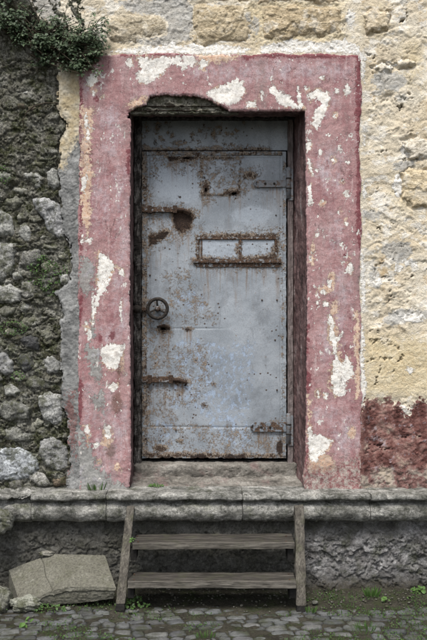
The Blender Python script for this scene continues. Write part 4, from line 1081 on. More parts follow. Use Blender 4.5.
BLACKP = [ell(188, 158, 8, 1.2), ell(172, 158.5, 4, 1), ell(232, 193.5, 5, 2.3), [(174, 214), (180, 216), (184, 213), (191, 214), (193, 222), (188, 224), (189, 229), (183, 228), (180, 233), (176, 228), (173, 222)], [(148, 236), (155, 238), (160, 234), (169, 231), (166, 237), (158, 239), (156, 244), (149, 246)], ell(206, 190, 1.5, 2.5), ell(164, 329, 4, 2), ell(188, 329.5, 2.2, 1), [(222, 456), (244, 454.5), (246, 459), (222, 459)], [(160, 457), (174, 456), (174, 459), (160, 459)], [(190, 456), (206, 455), (208, 459), (190, 459)], ell(204, 178, 1, 1), ell(280, 447, 4, 8), ell(195, 218, 2, 1), ell(180, 197, 1, 1), ell(213, 384, 1, 1), ell(196, 361, 1.2, 1.2)]
HOLEP = [ell(186, 158.2, 4, 0.9), ell(163.5, 329, 2.2, 1.3), ell(234, 193.6, 2.6, 1.3), ell(206, 190, 1, 1.6)]
def runs(X, Y):                                             # how far rust has run down from what it starts at
    o = np.zeros(X.shape)
    for (x0, x1, y0, L_) in ((193, 281, 264, 34), (142, 190, 213, 22), (172, 194, 230, 30), (148, 170, 243, 26), (137, 188, 383, 30), (156, 172, 332, 34), (183, 194, 330, 18), (253, 290, 432, 24), (166, 212, 159, 20), (224, 242, 196, 22), (243, 258, 179, 18), (256, 290, 188, 20), (200, 212, 194, 16)):
        k = sstep(0, 3, X - x0) * sstep(0, 3, x1 - X)
        L2 = 1.5 * L_ * (0.35 + 0.9 * np.clip(0.5 + vnoise(X / 2.6, X * 0 + y0 * .37, 7), 0, 1))
        o = np.maximum(o, k * np.clip(1 - (Y - y0) / L2, 0, 1) * (Y > y0 - 1))
    return o
datt = dict(run=runs, ochre=u(OCHRE), rust=u(RUSTP), flake=u(FLAKE), pale=u(PALEP), black=u(BLACKP))
def sd_leaf(X, Y):
    bot = 458.2 - 1.3 * np.clip(fbm(X / 7, X * 0 + 3.3, 3, 121) + 0.1, 0, 2)
    d = np.maximum(np.maximum(142 - X, X - 286), np.maximum(151.5 - Y, Y - bot))
    return np.maximum(d, -(sd_union(X, Y, HOLEP) + 0.7 * fbm(X / 2.5, Y / 2.5, 2, 122)))
def y_leaf(X, Y):
    yy = DY + 0.0035 * fbm(X / 45, Y / 60, 3, 123) + 0.0008 * fbm(X / 8, Y / 8, 3, 124)
    # seams, riveted patch, edge returns
    yy = yy + 0.004 * np.exp(-((Y - 427 - 0.4 * np.sin(X / 30)) / 0.8) ** 2) + 0.003 * np.exp(-((Y - 328.5) / 0.7) ** 2) * sstep(240, 200, X)
    yy = yy + 0.005 * np.exp(-((X - 149.2 - 0.3 * np.sin(Y / 40)) / 0.7) ** 2) + 0.004 * np.exp(-((X - 280.6) / 0.6) ** 2) + 0.004 * np.exp(-((Y - 158.2) / 0.6) ** 2) * sstep(205, 215, X)
    pt = np.maximum(np.abs(X - 220.5) - 19.5, np.abs(Y - 178) - 17)
    yy = yy - 0.006 * sstep(0.8, -0.8, pt + 0.5 * fbm(X / 4, Y / 4, 2, 125))
    r_ = sd_union(X, Y, RUSTP) + 3 * fbm(X / 5, Y / 5, 3, 126)
    return yy - 0.0018 * sstep(2, -2, r_) * (1 + fbm(X / 2.5, Y / 2.5, 3, 127))
leaf = dobj(sheet('leaf', axis(139, 289, 139, 289, 0.7, 3), axis(149, 462, 149, 462, 0.7, 3), y_leaf, M['door'], None, sd_leaf, datt, depth=0.035, yref=DY))
dkx = (D + DY) / F
def dpt(px, py, y): 
    return Vector(((px - VX) * dkx, y, EYE - (py - VY) * dkx))
def dbox(px0, px1, py0, py1, y0, y1):
    a, b = dpt(px0, py1, 0), dpt(px1, py0, 0)
    return shape_box(a.x, b.x, y0, y1, a.z, b.z)
def dpart(name, shapes, mat, bevel=0.0015, rough=0.0012, cuts=2, seed=1, part=None, smooth=False):
    o = build(name, shapes, M[mat], None, bevel, smooth, rough, seed, cuts, 60)
    return dsub(o, part) if part else dobj(o)
# edge strips of the leaf
def strip(px0, px1, py0, py1, y0, seed):
    s = lambda X, Y: np.maximum(np.maximum(px0 - X, X - px1), np.maximum(py0 - Y, Y - py1)) + 0.35 * fbm(X / 4, Y / 4, 3, seed)
    o = sheet('edge_strip', axis(px0 - 1, px1 + 1, px0 - 1, px1 + 1, 0.6, 3), axis(py0 - 1, py1 + 1, py0 - 1, py1 + 1, 0.6, 3), lambda X, Y: y0 + 0.0018 * fbm(X / 5, Y / 5, 4, seed) , M['door'], None, s,
              dict(rust=(lambda X, Y: -0.2 + 2.2 * fbm(X / 20, Y / 9, 3, 141)) if px1 - px0 > 50 else (lambda X, Y: (-0.3 if px1 < 200 else 2.2) + 2.0 * fbm(X / 9, Y / 22, 3, 140)), flake=lambda X, Y: 9 + 0 * X, pale=lambda X, Y: 9 + 0 * X, ochre=lambda X, Y: 2 + 0 * X, black=lambda X, Y: 9 + 0 * X, run=lambda X, Y: 0 * X), depth=0.004, yref=DY)
    return dobj(o)
strip(142, 146.6, 152, 456, DY - 0.008, 131)
strip(282.6, 286, 152, 456, DY - 0.007, 132)
strip(147, 282, 151.5, 155.2, DY - 0.007, 133)
# transom sheet over the leaf
def sd_tr(X, Y): return np.maximum(np.maximum(136.5 - X, X - 296.5), np.maximum(117 - Y, Y - 150.2))
dobj(sheet('transom_panel', axis(135, 298, 135, 298, 0.8, 3), axis(116, 152, 116, 152, 0.8, 3), lambda X, Y: DY + 0.012 + 0.003 * fbm(X / 40, Y / 30, 3, 141), M['door'], None, sd_tr,
           dict(rust=u([ell(R.uniform(140, 245), R.triangular(118, 150, 145), R.uniform(.3, 1.3), R.uniform(.3, 1.2)) for _ in range(60)] + [ell(250, 149, 20, 1.5), [(140, 148.5), (255, 148.5), (255, 151), (140, 151)]]), flake=lambda X, Y: 9 + 0 * X, pale=lambda X, Y: 12 + 0 * X, ochre=lambda X, Y: 8 + 0 * X, black=lambda X, Y: 9 + 0 * X, run=lambda X, Y: 0 * X), depth=0.03, yref=DY + 0.012))
# frame timbers
def timber(px0, px1, py0, py1, y0, y1, mat, seed, rough=0.006, name='frame_timber'):
    k = (D + y0) / F
    X0, X1 = (px0 - VX) * k, (px1 - VX) * k; Z0, Z1 = EYE - (py1 - VY) * k, EYE - (py0 - VY) * k
    L = max(X1 - X0, Z1 - Z0)
    n = int(L / 0.012)
    sh = []
    vs_, fs = [], []
    vert = (Z1 - Z0) > (X1 - X0)
    prof = [(0, 0), (.5, -0.02), (1, 0), (1, .5), (1, 1), (0, 1), (0, .5)]
    for i in range(n + 1):
        t = i / n
        for (a, b) in prof:
            jn = rough * float(fbm(np.array(t * L * 14 + a * 7.3), np.array(b * 5.1 + seed), 3, seed))
            jb = rough * float(fbm(np.array(t * L * 16 + b * 3.3), np.array(a * 6.1 + seed), 3, seed + 2))
            if vert: vs_.append((X0 + a * (X1 - X0) + jn * 0.6, y0 + b * (y1 - y0) + jb, Z0 + t * (Z1 - Z0)))
            else: vs_.append((X0 + t * (X1 - X0), y0 + b * (y1 - y0) + jb, Z0 + a * (Z1 - Z0) + jn * 0.6))
    m = len(prof)
    for i in range(n):
        for q in range(m):
            fs.append((i * m + q, i * m + (q + 1) % m, (i + 1) * m + (q + 1) % m, (i + 1) * m + q))
    fs.append(tuple(range(m))); fs.append(tuple(n * m + q for q in reversed(range(m))))
    return dobj(build(name, [(vs_, fs)], M[mat], None))
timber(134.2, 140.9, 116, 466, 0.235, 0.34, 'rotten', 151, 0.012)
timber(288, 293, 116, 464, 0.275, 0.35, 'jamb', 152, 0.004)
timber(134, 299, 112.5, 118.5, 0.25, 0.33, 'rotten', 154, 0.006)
timber(138, 291, 460.5, 465, 0.345, 0.42, 'rotten', 155, 0.004)  # dark fill put in to read as the shadow gap under the leaf
# slot frame with its bars
slot = dpart('viewing_slot', [dbox(196, 279, 263, 267, DY - 0.006, DY)], 'bar', 0.001, 0.001, 1, 3)
for (x0, x1, y0, y1, dep) in ((196, 277, 237.2, 239.6, 0.012), (193, 281, 259.4, 263.0, 0.018), (197, 198.8, 240, 259, 0.012), (201, 202.2, 240.4, 259, 0.007), (239, 241.2, 240, 259, 0.013), (274.8, 276.6, 240, 259, 0.012)):
    dpart('slot_bar', [dbox(x0, x1, y0, y1, DY - dep, DY + 0.002)], 'bar', 0.0015, 0.0022, 3, int(x0 + y0), slot)
for x0, x1 in ((202.6, 238.4), (241.8, 274.2)):
    m = (x0 + x1) / 2
    dsub(sheet('slot_pane', axis(x0, x1, x0, x1, 0.7, 3), axis(240.2, 258.8, 240.2, 258.8, 0.7, 3), lambda X, Y: DY - 0.003 + 0.001 * fbm(X / 6, Y / 6, 3, 161), M['door'], None, lambda X, Y: np.full(X.shape, -1.0),
               dict(rust=u([[(x0 - 2, 257), (x1 + 2, 253 if x0 > 240 else 258), (x1 + 2, 262), (x0 - 2, 262)], ell(x1 - 1, 250, 2, 5)]), flake=lambda X, Y: 9 + 0 * X, pale=lambda X, Y: -8 + 0 * X, ochre=lambda X, Y: 3 + 0 * X, black=lambda X, Y: 9 + 0 * X, run=lambda X, Y: 0 * X), depth=0.0026, yref=DY), slot)
# right-hand hinges: barrel and strap
for (yb0, yb1, sx0, sy0, sy1) in ((168, 199, 257, 180.5, 187.5), (413, 443, 253, 422, 431.5)):
    cxp = 288.2
    bar_ = dpart('hinge', [shape_tube([dpt(cxp, yb0, DY - 0.026), dpt(cxp, yb0 + 1, DY - 0.026), dpt(cxp, yb1, DY - 0.026)], [0.011, 0.0165, 0.0165], 14)], 'hinge', 0, 0.001, 0, 5, smooth=True)
    for f_ in (0.36, 0.68):
        yk = yb0 + (yb1 - yb0) * f_
        dpart('knuckle_ring', [shape_tube([dpt(cxp, yk - 0.7, DY - 0.026), dpt(cxp, yk + 0.7, DY - 0.026)], 0.0185, 14)], 'wheel', 0, 0.0006, 0, 6, bar_, True)
    dpart('strap', [dbox(sx0, 287, sy0, sy1, DY - 0.017, DY - 0.002)], 'hinge' if yb0 < 300 else 'strap', 0.002, 0.0015, 3, 7, bar_)
    dpart('frame_plate', [dbox(288.6, 292.6, yb0 + 2, yb1 + 2, DY - 0.034, DY - 0.024)], 'hinge', 0.0015, 0.001, 2, 8, bar_)
    dpart('strap_curl', [shape_tube([dpt(sx0 + 1.2 + 3.2 * math.cos(a), (sy0 + sy1) / 2 + 3.4 * math.sin(a), DY - 0.010) for a in [math.radians(q) for q in range(60, 301, 24)]], 0.0068, 8)], 'hinge' if yb0 < 300 else 'strap', 0, 0.001, 0, 9, bar_, True)
    for sx in (sx0 + 8, sx0 + 17):
        dpart('rivet', [shape_tube([dpt(sx, (sy0 + sy1) / 2, DY - 0.024), dpt(sx, (sy0 + sy1) / 2, DY - 0.020), dpt(sx, (sy0 + sy1) / 2, DY - 0.014)], [0.004, 0.008, 0.009], 10)], 'wheel', 0, 0.0006, 0, 10, bar_, True)
# left-hand bolts
for (x0, x1, y0, y1, sd_) in ((138, 190, 206.6, 213, 171), (136.5, 186, 375.6, 382.6, 181)):
    st = dpart('bolt', [dbox(x0, x1 - 14, y0 + 0.6, y1 - 0.6, DY - 0.026, DY - 0.009)], 'bar', 0.002, 0.002, 3, sd_)
    for c in (150, x1 - 15):
        dpart('staple', [dbox(c - 2.0, c + 2.0, y0 - 0.6, y1 + 0.6, DY - 0.031, DY)], 'rust', 0.0025, 0.0018, 2, sd_ + int(c), st)
    dpart('bolt_tail', [shape_tube([dpt(x1 - 15, (y0 + y1) / 2, DY - 0.018), dpt(x1 - 7, (y0 + y1) / 2 + 0.4, DY - 0.020), dpt(x1 - 3, (y0 + y1) / 2 + 1.8, DY - 0.022), dpt(x1 + 1, (y0 + y1) / 2 + 3.8, DY - 0.02), dpt(x1 - 1, (y0 + y1) / 2 + 6.4, DY - 0.014)], [0.014, 0.013, 0.010, 0.008, 0.006], 9)], 'rust', 0, 0.0015, 0, sd_, st, True)
    dpart('keeper', [dbox(x0 - 1, x0 + 4.5, y0 - 1, y1 + 1.5, DY - 0.045, DY - 0.012)], 'rust', 0.003, 0.003, 2, sd_ + 3, st)
# handwheel
hw_c = dpt(158, 308.7, DY - 0.055)
rr = 9.6 * dkx
ring = [hw_c + Vector((rr * math.cos(a), 0, rr * math.sin(a))) for a in [2 * math.pi * i / 40 for i in range(40)]]
hw = dpart('handwheel', [shape_tube(ring, 0.0115, 12, True)], 'wheel', 0, 0.0008, 0, 190, smooth=True)
for a in (95, 205, 330):
    d_ = Vector((math.cos(math.radians(a)), 0, math.sin(math.radians(a))))
    dpart('spoke', [shape_tube([hw_c + d_ * 0.006 + Vector((0, 0.012, 0)), hw_c + d_ * rr * 0.6 + Vector((0, 0.005, 0)), hw_c + d_ * rr * 0.97], [0.008, 0.0058, 0.007], 8)], 'wheel', 0, 0.0008, 0, a, hw, True)
dpart('hub', [shape_tube([hw_c + Vector((0, -0.008, 0)), hw_c + Vector((0, -0.004, 0)), hw_c + Vector((0, 0.052, 0))], [0.009, 0.0165, 0.0165], 14)], 'bar', 0, 0.0008, 0, 3, hw, True)
# lock lip and latch knob on the frame
dpart('lock_plate', [shape_tube([dpt(157, 326.5, DY - 0.006), dpt(164, 325.3, DY - 0.016), dpt(170, 327.5, DY - 0.006)], [0.004, 0.009, 0.004], 8)], 'rust', 0, 0.002, 1, 4)
kn = dpart('latch_knob', [shape_tube([dpt(135.2, 309, 0.236), dpt(135.6, 309, 0.225), dpt(138, 309, 0.222), dpt(140, 309, 0.228), dpt(140.4, 309, 0.236)], [0.010, 0.022, 0.027, 0.022, 0.010], 12)], 'wheel', 0, 0.001, 0, 5, smooth=True)
dpart('latch_bar', [dbox(139, 148.5, 307.4, 310.4, 0.268, 0.282)], 'bar', 0.0015, 0.001, 2, 6, kn)
for (x_, y_) in ((154, 176), (160, 440), (277, 300), (275, 340), (276, 215), (190, 165), (262, 300), (212, 178), (232, 170), (176, 430), (277, 390), (150, 275)):
    dpart('rivet', [shape_tube([dpt(x_, y_, DY - 0.008), dpt(x_, y_, DY - 0.006), dpt(x_, y_, DY + 0.002)], [0.002, 0.005, 0.006], 8)], 'bar', 0, 0.0003, 0, int(x_), smooth=True)

# ------------------------------------------------------------------ wooden steps
steps = thing('wooden_steps', 'weathered grey wooden steps with two treads leading up to the door ledge', 'steps', V3(ground_pt(210, 606)))
def board(name, c8, mat, seed, parent, cuts=5, rough=0.004, bevel=0.004):
    bm = bmesh.new()
    v, f = shape_hex(c8)
    vv = [bm.verts.new(c) for c in v]
    for fc in f: bm.faces.new([vv[i] for i in fc])
    bmesh.ops.recalc_face_normals(bm, faces=bm.faces)
    bmesh.ops.bevel(bm, geom=list(bm.edges), offset=bevel, segments=2, affect='EDGES', profile=0.6)
    for _ in range(cuts):
        es = [e for e in bm.edges if e.calc_length() > 0.018]
        if not es: break
        bmesh.ops.subdivide_edges(bm, edges=es, cuts=1, use_grid_fill=True)
    bm.normal_update()
    long_x = abs(c8[1][0] - c8[0][0]) > abs(c8[3][2] - c8[0][2])
    c = np.array([v_.co for v_ in bm.verts])
    A, B = (c[:, 0], c[:, 2]) if long_x else (c[:, 2], c[:, 0])
    n = fbm(A * 7, B * 30 + c[:, 1] * 30 + seed, 4, seed) + 0.5 * fbm(A * 3, B * 120 + c[:, 1] * 120, 2, seed + 3)
    for v_, k_ in zip(bm.verts, n): v_.co += v_.normal * float(k_) * rough
    me = bpy.data.meshes.new(name); bm.to_mesh(me); bm.free()
    o = link(name, me, M[mat], None)
    o.parent = parent; o.matrix_parent_inverse = Matrix.Translation(parent.location).inverted()
    return o
def stringer(t0, t1, b0, b1, yt, yb, ptop, pbot, dep):
    c = [P(b0, pbot, yb), P(b1, pbot, yb), P(t1, ptop, yt), P(t0, ptop, yt)]
    back = [q + Vector((0, dep, 0)) for q in c]
    return c + back
sl_ = stringer(126.5, 134, 115.5, 125, -0.19, -0.40, 508, 604, 0.055)
sr_ = stringer(295, 304, 296.5, 306, -0.19, -0.40, 507, 606, 0.055)
for q, s in ((sl_, 1), (sr_, 2)):
    board('stringer', q, 'stringer', 600 + s, steps)
for (x0, x1, yb, pt_, pb) in ((115.8, 124.6, -0.398, 603.5, 613), (297, 305.4, -0.398, 605.5, 615)):
    c = stringer(x0, x1, x0 - 0.4, x1 - 0.2, yb, yb - 0.012, pt_, pb, 0.05)
    board('foot', c, 'near_black', 610 + int(x0), steps, 3, 0.003, 0.003)  # lower end of each stringer in a near-black colour
def tread(xl, xr, xbl, xbr, z, yf, yb, th_, seed, dz=0.0):
    fl, fr = P(xl, 320, yf).x, P(xr, 320, yf).x; bl, br = P(xbl, 320, yb).x, P(xbr, 320, yb).x
    c = [Vector((fl, yf, z - th_)), Vector((fr, yf, z - th_ + dz)), Vector((fr, yf, z + dz)), Vector((fl, yf, z)),
         Vector((bl, yb, z - th_)), Vector((br, yb, z - th_ + dz)), Vector((br, yb, z + dz)), Vector((bl, yb, z))]
    t_ = board('tread', c, 'tread', seed, steps, 6, 0.004, 0.004)
    n_ = [Vector((q.x + (0.002 if i in (0, 3, 4, 7) else -0.002), yf - 0.020 + (0.0195 if i > 3 else 0), q.z + (0.003 if i in (2, 3, 6, 7) else -0.003))) for i, q in enumerate([c[0], c[1], c[2], c[3]] * 2)]
    board('nosing', n_, 'nosing', seed + 5, steps, 6, 0.003, 0.003)
    return t_
tread(127.5, 296, 134.5, 293.5, 0.170, -0.385, -0.225, 0.034, 621)
tread(132.5, 294.5, 137, 291.5, 0.362, -0.285, -0.095, 0.032, 622, 0.004)
for (px_, y_, z_) in ((131, -0.34, 0.134), (292, -0.34, 0.134), (134, -0.25, 0.326), (290, -0.25, 0.328)):
    x_ = P(px_, 320, y_).x
    board('cleat', [Vector((x_ + a, y_ + b, z_ + c)) for b in (-0.03, 0.09) for (a, c) in ((-0.018, -0.07), (0.018, -0.07), (0.018, -0.001), (-0.018, -0.001))], 'near_black', 640 + int(px_), steps, 2, 0.002, 0.003)

for (xs_, z_, ys_) in (((134, 289), 0.170, (-0.37, -0.27)), ((138, 287), 0.3635, (-0.27, -0.15))):
    for px_ in xs_:
        for y_ in ys_:
            x_ = P(px_, 320, y_).x + R.uniform(-.006, .006)
            o = build('nail', [shape_tube([(x_, y_, z_ - 0.01), (x_, y_, z_ + 0.0035), (x_, y_, z_ + 0.005)], [0.006, 0.006, 0.004], 8)], M['rust'], None)
            o.parent = steps; o.matrix_parent_inverse = Matrix.Translation(steps.location).inverted()

# ------------------------------------------------------------------ fallen block and loose stones
def rocky(name, poly_top, zs, seed): pass
blk_o = thing('stone_slab', 'flat cut grey stone slab leaning on the plinth left of the steps', 'stone', (-0.84, -0.2, 0))
def slab():
    # outline in plan (x, y) with the height of the upper face: a shallow gable with its fold a third along
    k = lambda px, y: (px - VX) * (D + y) / F
    yb, yf = -0.075, -0.335
    def zt(py, y): return EYE - (py - VY) * (D + y) / F
    top_b = [(9, 564), (26, 560.5), (44, 557.3), (55, 554), (80, 554.6), (105, 555.3)]
    top_f = [(21, 598.5), (34, 595.5), (46, 592), (68, 587), (92, 586.8), (116, 588)]
    bot_f = [(24, 604), (36, 605.5), (50, 606), (70, 604.5), (92, 602), (113, 599)]
    nu, nv = 220, 60
    us = np.linspace(0, 1, nu); tb = np.linspace(0, 1, 6)
    def interp(arr, y): 
        a = np.array([(k(p, y), zt(q, y)) for p, q in arr]); return np.interp(us, tb, a[:, 0]), np.interp(us, tb, a[:, 1])
    bx, bz = interp(top_b, yb); fx_, fz = interp(top_f, yf); ox, oz = interp(bot_f, yf + 0.01)
    rows = []
    sv = np.linspace(0, 1, nv)[:, None]
    tx, tz, ty = bx + (fx_ - bx) * sv, bz + (fz - bz) * sv, yb + (yf - yb) * sv + 0 * bx
    n = fbm(tx * 30, ty * 30, 4, 651)
    tz = tz + 0.0012 * n
    uu = np.linspace(0, 1, nu)[None, :]
    crs = 0.37 + 0.09 * sv
    tz = tz - 0.10 * np.maximum(crs - uu, 0)                   # the left face falls away from the crease
    crack = np.exp(-((uu - crs - 0.008 * np.sin(sv * 9)) / 0.0042) ** 2) + 0.15 * np.exp(-((uu - 0.66 - 0.02 * sv) / 0.005) ** 2)
    tz = tz - 0.010 * crack
    # rounded chipped front edge then the broken front face in two layers
    sf = np.linspace(0, 1, 26)[1:, None]
    lay = 0.008 * sstep(0.22, 0.3, sf + 0.06 * fbm(us * 9, us * 0 + 2, 3, 652)) * sstep(0.2, 0.35, us) 
    fx2 = fx_ + (ox - fx_) * sf; fz2 = tz[-1] + (np.maximum(oz, -0.02) - tz[-1]) * sf
    fy2 = yf + 0.012 * sf + lay - 0.006 * np.sin(np.pi * sf) + 0.003 * fbm(fx2 * 26, fz2 * 60, 4, 653)
    # back face down
    X = np.concatenate([tx, fx2]); Yv = np.concatenate([ty, fy2]); Z = np.concatenate([tz, fz2])
    bx2 = np.concatenate([bx[None, :]]); 
    X = np.concatenate([bx2, X]); Yv = np.concatenate([np.full((1, nu), yb), Yv]); Z = np.concatenate([np.full((1, nu), -0.02), Z])
    idx = np.arange(X.size).reshape(X.shape)
    q = np.stack([idx[1:, :-1], idx[1:, 1:], idx[:-1, 1:], idx[:-1, :-1]], -1).reshape(-1, 4)
    me = mesh_np('slab_body', np.stack([X, Yv, Z], -1).reshape(-1, 3), q)
    bm = bmesh.new(); bm.from_mesh(me); bm.verts.ensure_lookup_table()
    for c in (idx[:, 0], idx[::-1, -1]):
        fc = bm.faces.new([bm.verts[int(i)] for i in c]); fc.smooth = False
    bmesh.ops.recalc_face_normals(bm, faces=bm.faces)
    es = [e for e in bm.edges if len(e.link_faces) == 2 and e.calc_face_angle(0) > math.radians(35)]
    bmesh.ops.split_edges(bm, edges=es)
    bm.to_mesh(me); bm.free()
    o = link('slab_body', me, M['slab'], blk_o)
    o.matrix_parent_inverse = Matrix.Translation(blk_o.location).inverted()
slab()
def rock(name, label, c, size, seed, color, mat='stone', sub=5, flat=1.0):
    bm = bmesh.new()
    bmesh.ops.create_icosphere(bm, subdivisions=sub, radius=1.0)
    co = np.array([v.co for v in bm.verts])
    f1, f2, cid = worley(co[:, 0] * 1.3 + seed, co[:, 2] * 1.3 + co[:, 1] * 1.1, seed)
    n = 0.22 * fbm(co[:, 0] * 1.2 + seed, co[:, 2] * 1.2 + co[:, 1] * 0.9, 5, seed) + 0.10 * (cid - .5) + 0.06 * fbm(co[:, 0] * 6, co[:, 2] * 6 + co[:, 1] * 5, 3, seed + 3)
    for v, k_ in zip(bm.verts, n):
        d = v.co.copy(); p = (abs(d.x) ** 3 + abs(d.y) ** 3 + abs(d.z) ** 3) ** (-1 / 3)
        v.co = Vector((d.x * size[0], d.y * size[1], d.z * size[2])) * (p ** 0.6) * (1 + float(k_))
    me = bpy.data.meshes.new(name); bm.to_mesh(me); bm.free()
    for p in me.polygons: p.use_smooth = True
    o = link(name, me, M[mat]); o.location = c; o.color = (*color, 1)
    return tag(o, label, 'stone')
rock('boulder', 'grey rounded stone sitting against the broken ledge end at the left edge', V3(P(-3, 521, -0.17)), (0.095, 0.075, 0.075), 701, (0.20, 0.20, 0.175))
p_ = ground_pt(25, 611); rock('loose_stone', 'pale flat lichen-covered stone on the ground before the slab', (p_.x, p_.y + 0.03, 0.028), (0.088, 0.06, 0.042), 702, (0.26, 0.265, 0.225))
p_ = ground_pt(-3, 610); rock('loose_stone', 'dark rounded stone on the ground cut by the left picture edge', (p_.x, p_.y + 0.03, 0.045), (0.075, 0.07, 0.075), 703, (0.17, 0.17, 0.145))
fr = rock('brick_fragment', 'small pale brick fragment resting on the back edge of the slab', V3(P(47, 553.4, -0.075)), (0.046, 0.018, 0.014), 704, (0.24, 0.23, 0.2), sub=4)
p_ = ground_pt(214, 606)
for i, (px, py, s, c, lb) in enumerate(((68, 610, 0.016, 0.16, 'small grey pebble below the front edge of the slab'), (131, 613, 0.014, 0.2, 'small pale pebble beside the foot of the left stair post'), (315, 604, 0.018, 0.13, 'small dark pebble right of the foot of the right stair post'))):
    q = ground_pt(px, py); rock('pebble', lb, (q.x, q.y, s * 0.5), (s, s * .8, s * .6), 710 + i, (c, c, c * .9), sub=3)
# gravel and crumbs of mortar strewn along the wall
bm = bmesh.new()
for i in range(900):
    x = R.uniform(-1.7, 1.9); y = -0.06 - abs(R.gauss(0, 0.16)); s = R.uniform(0.002, 0.008) * (1.5 if R.random() < .1 else 1)
    n0 = len(bm.verts)
    bmesh.ops.create_icosphere(bm, subdivisions=1, radius=s)
    bm.verts.ensure_lookup_table()
    for v in bm.verts[n0:]:
        v.co = Vector((v.co.x * R.uniform(.7, 1.3) + x, v.co.y * R.uniform(.7, 1.3) + y, v.co.z * 0.7 + 0.004 + 0.012 * float(sstep(-0.32, -0.03, np.array(y)))))
me = bpy.data.meshes.new('gravel'); bm.to_mesh(me); bm.free()
gv = link('gravel', me, M['stone']); gv['kind'] = 'stuff'; gv.color = (0.11, 0.105, 0.09, 1); gv['label'] = 'grit and mortar crumbs strewn along the wall foot'

# ------------------------------------------------------------------ plants
def leaf_mesh(name, leaves, mat, parent):
    """leaves: (point, direction, normal, length, width, tone). Each leaf a folded six-point blade."""
    co, q, tone = [], [], []
    for (p, d, n, L, w, t) in leaves:
        d = d.normalized(); s = d.cross(n)
        if s.length < 1e-4: s = d.cross(Vector((1, 0.2, 0)))
        s.normalize(); n = s.cross(d)
        b = len(co)
        for (u_, v_, h) in ((0, 0, 0), (0.35, 0.5, 0.10), (0.75, 0.38, 0.10), (1, 0, -0.10), (0.75, -0.38, 0.10), (0.35, -0.5, 0.10), (0.5, 0, -0.02)):
            co.append(p + d * (u_ * L) + s * (v_ * w) + n * (h * w)); tone.append(t)
        q += [(b, b + 1, b + 6, b + 5), (b + 1, b + 2, b + 3, b + 6), (b + 6, b + 3, b + 4, b + 5)]
    me = mesh_np(name, np.array([tuple(c) for c in co]), np.array(q), True, dict(tone=np.array(tone)))
    return link(name, me, mat, parent)
def rdir():
    while True:
        v = Vector((R.uniform(-1, 1), R.uniform(-1, 1), R.uniform(-1, 1)))
        if 0.05 < v.length < 1: return v.normalized()
# shrub growing from the wall top-left
bush = thing('wall_shrub', 'dark green leafy shrub growing out of the wall at the upper left', 'shrub', V3(P(35, 50, 0.03)))
def to_parent(o, par):
    o.parent = par; o.matrix_parent_inverse = Matrix.Translation(par.location).inverted(); return o
clumps = []
for (cx, cy, rx, ry, n) in ((8, 8, 20, 14, 8), (2, 22, 14, 10, 6), (25, 18, 14, 12, 8), (30, 34, 16, 12, 10), (50, 36, 16, 14, 12), (68, 36, 16, 15, 14), (84, 40, 14, 15, 14), (96, 36, 10, 12, 8), (92, 55, 9, 7, 7), (76, 55, 12, 9, 8), (58, 50, 12, 8, 7), (42, 46, 10, 8, 5), (16, 30, 12, 8, 6), (-20, 10, 20, 16, 8), (100, 46, 6, 7, 5), (70, 64, 10, 6, 8), (84, 66, 8, 5, 6), (40, 60, 8, 5, 3), (10, -14, 22, 12, 7), (104, 25, 3, 6, 2), (46, 60, 8, 4, 2), (62, 22, 10, 5, 3)):
    for _ in range(int(n * 1.35)):
        a = R.uniform(0, 2 * math.pi); r_ = math.sqrt(R.random())
        clumps.append((cx + rx * r_ * math.cos(a), cy + ry * r_ * math.sin(a), 0.02 - R.uniform(0, 0.15) * (1 - 0.5 * r_), R.uniform(3.2, 6.0)))
for _ in range(46):
    a_ = R.uniform(0, 1); clumps.append((4 + 102 * a_ + R.uniform(-4, 4), (20 + 50 * min(1, a_ * 1.3) if R.random() < 0.6 else 14 + 6 * a_) + R.uniform(-7, 7), -R.uniform(0.02, 0.12), R.uniform(1.6, 2.8)))
lv = []
for (cx, cy, yy, cr) in clumps:
    c = P(cx, cy, yy)
    tone0 = R.random()
    for _ in range(R.randint(18, 30) if cr > 3 else R.randint(6, 11)):
        o_ = rdir(); rad = cr / 160 * R.uniform(0.3, 1.1)
        p = c + Vector((o_.x * rad, o_.y * rad * 0.9, o_.z * rad * 0.8))
        if p.y > 0.0: p.y = -p.y * 0.5 - 0.004
        n = (Vector((o_.x * .5, -0.7 + o_.y * .4, 0.75 + o_.z * .3)) + rdir() * 0.5).normalized()
        d = (Vector((o_.x, -0.3, -0.25 + o_.z * .6)) + rdir() * 0.7)
        d = d - n * d.dot(n)
        if d.length < 0.1: continue
        s = R.uniform(0.010, 0.020) * (1.5 if R.random() < 0.2 else 1)
        lv.append((p, d, n, s, s * R.uniform(0.62, 0.85), min(1, max(0, 0.55 * R.random() ** 1.6 + 0.3 * tone0 * R.random()))))
to_parent(leaf_mesh('foliage', lv, M['leaf'], None), bush)['kind'] = 'stuff'
tw = []
for (cx, cy, yy, cr) in clumps[::2]:
    root = P(R.uniform(20, 70), R.uniform(35, 62), 0.04)
    e = P(cx, cy, yy); mid = (root + e) / 2 + Vector((R.uniform(-.02, .02), -0.03, R.uniform(-.03, .01)))
    tw.append(shape_tube([root, mid, e], [0.004, 0.003, 0.0015], 5))
for (a, b) in (((40, 10), (52, 3)), ((92, 30), (108, 14)), ((88, 28), (94, 20)), ((64, 25), (68, 6))):
    tw.append(shape_tube([P(*a, -0.06), P((a[0] + b[0]) / 2 - 1, (a[1] + b[1]) / 2 - 2, -0.07), P(*b, -0.07)], [0.0025, 0.002, 0.001], 5))
to_parent(build('twigs', tw, M['stem'], None), bush)
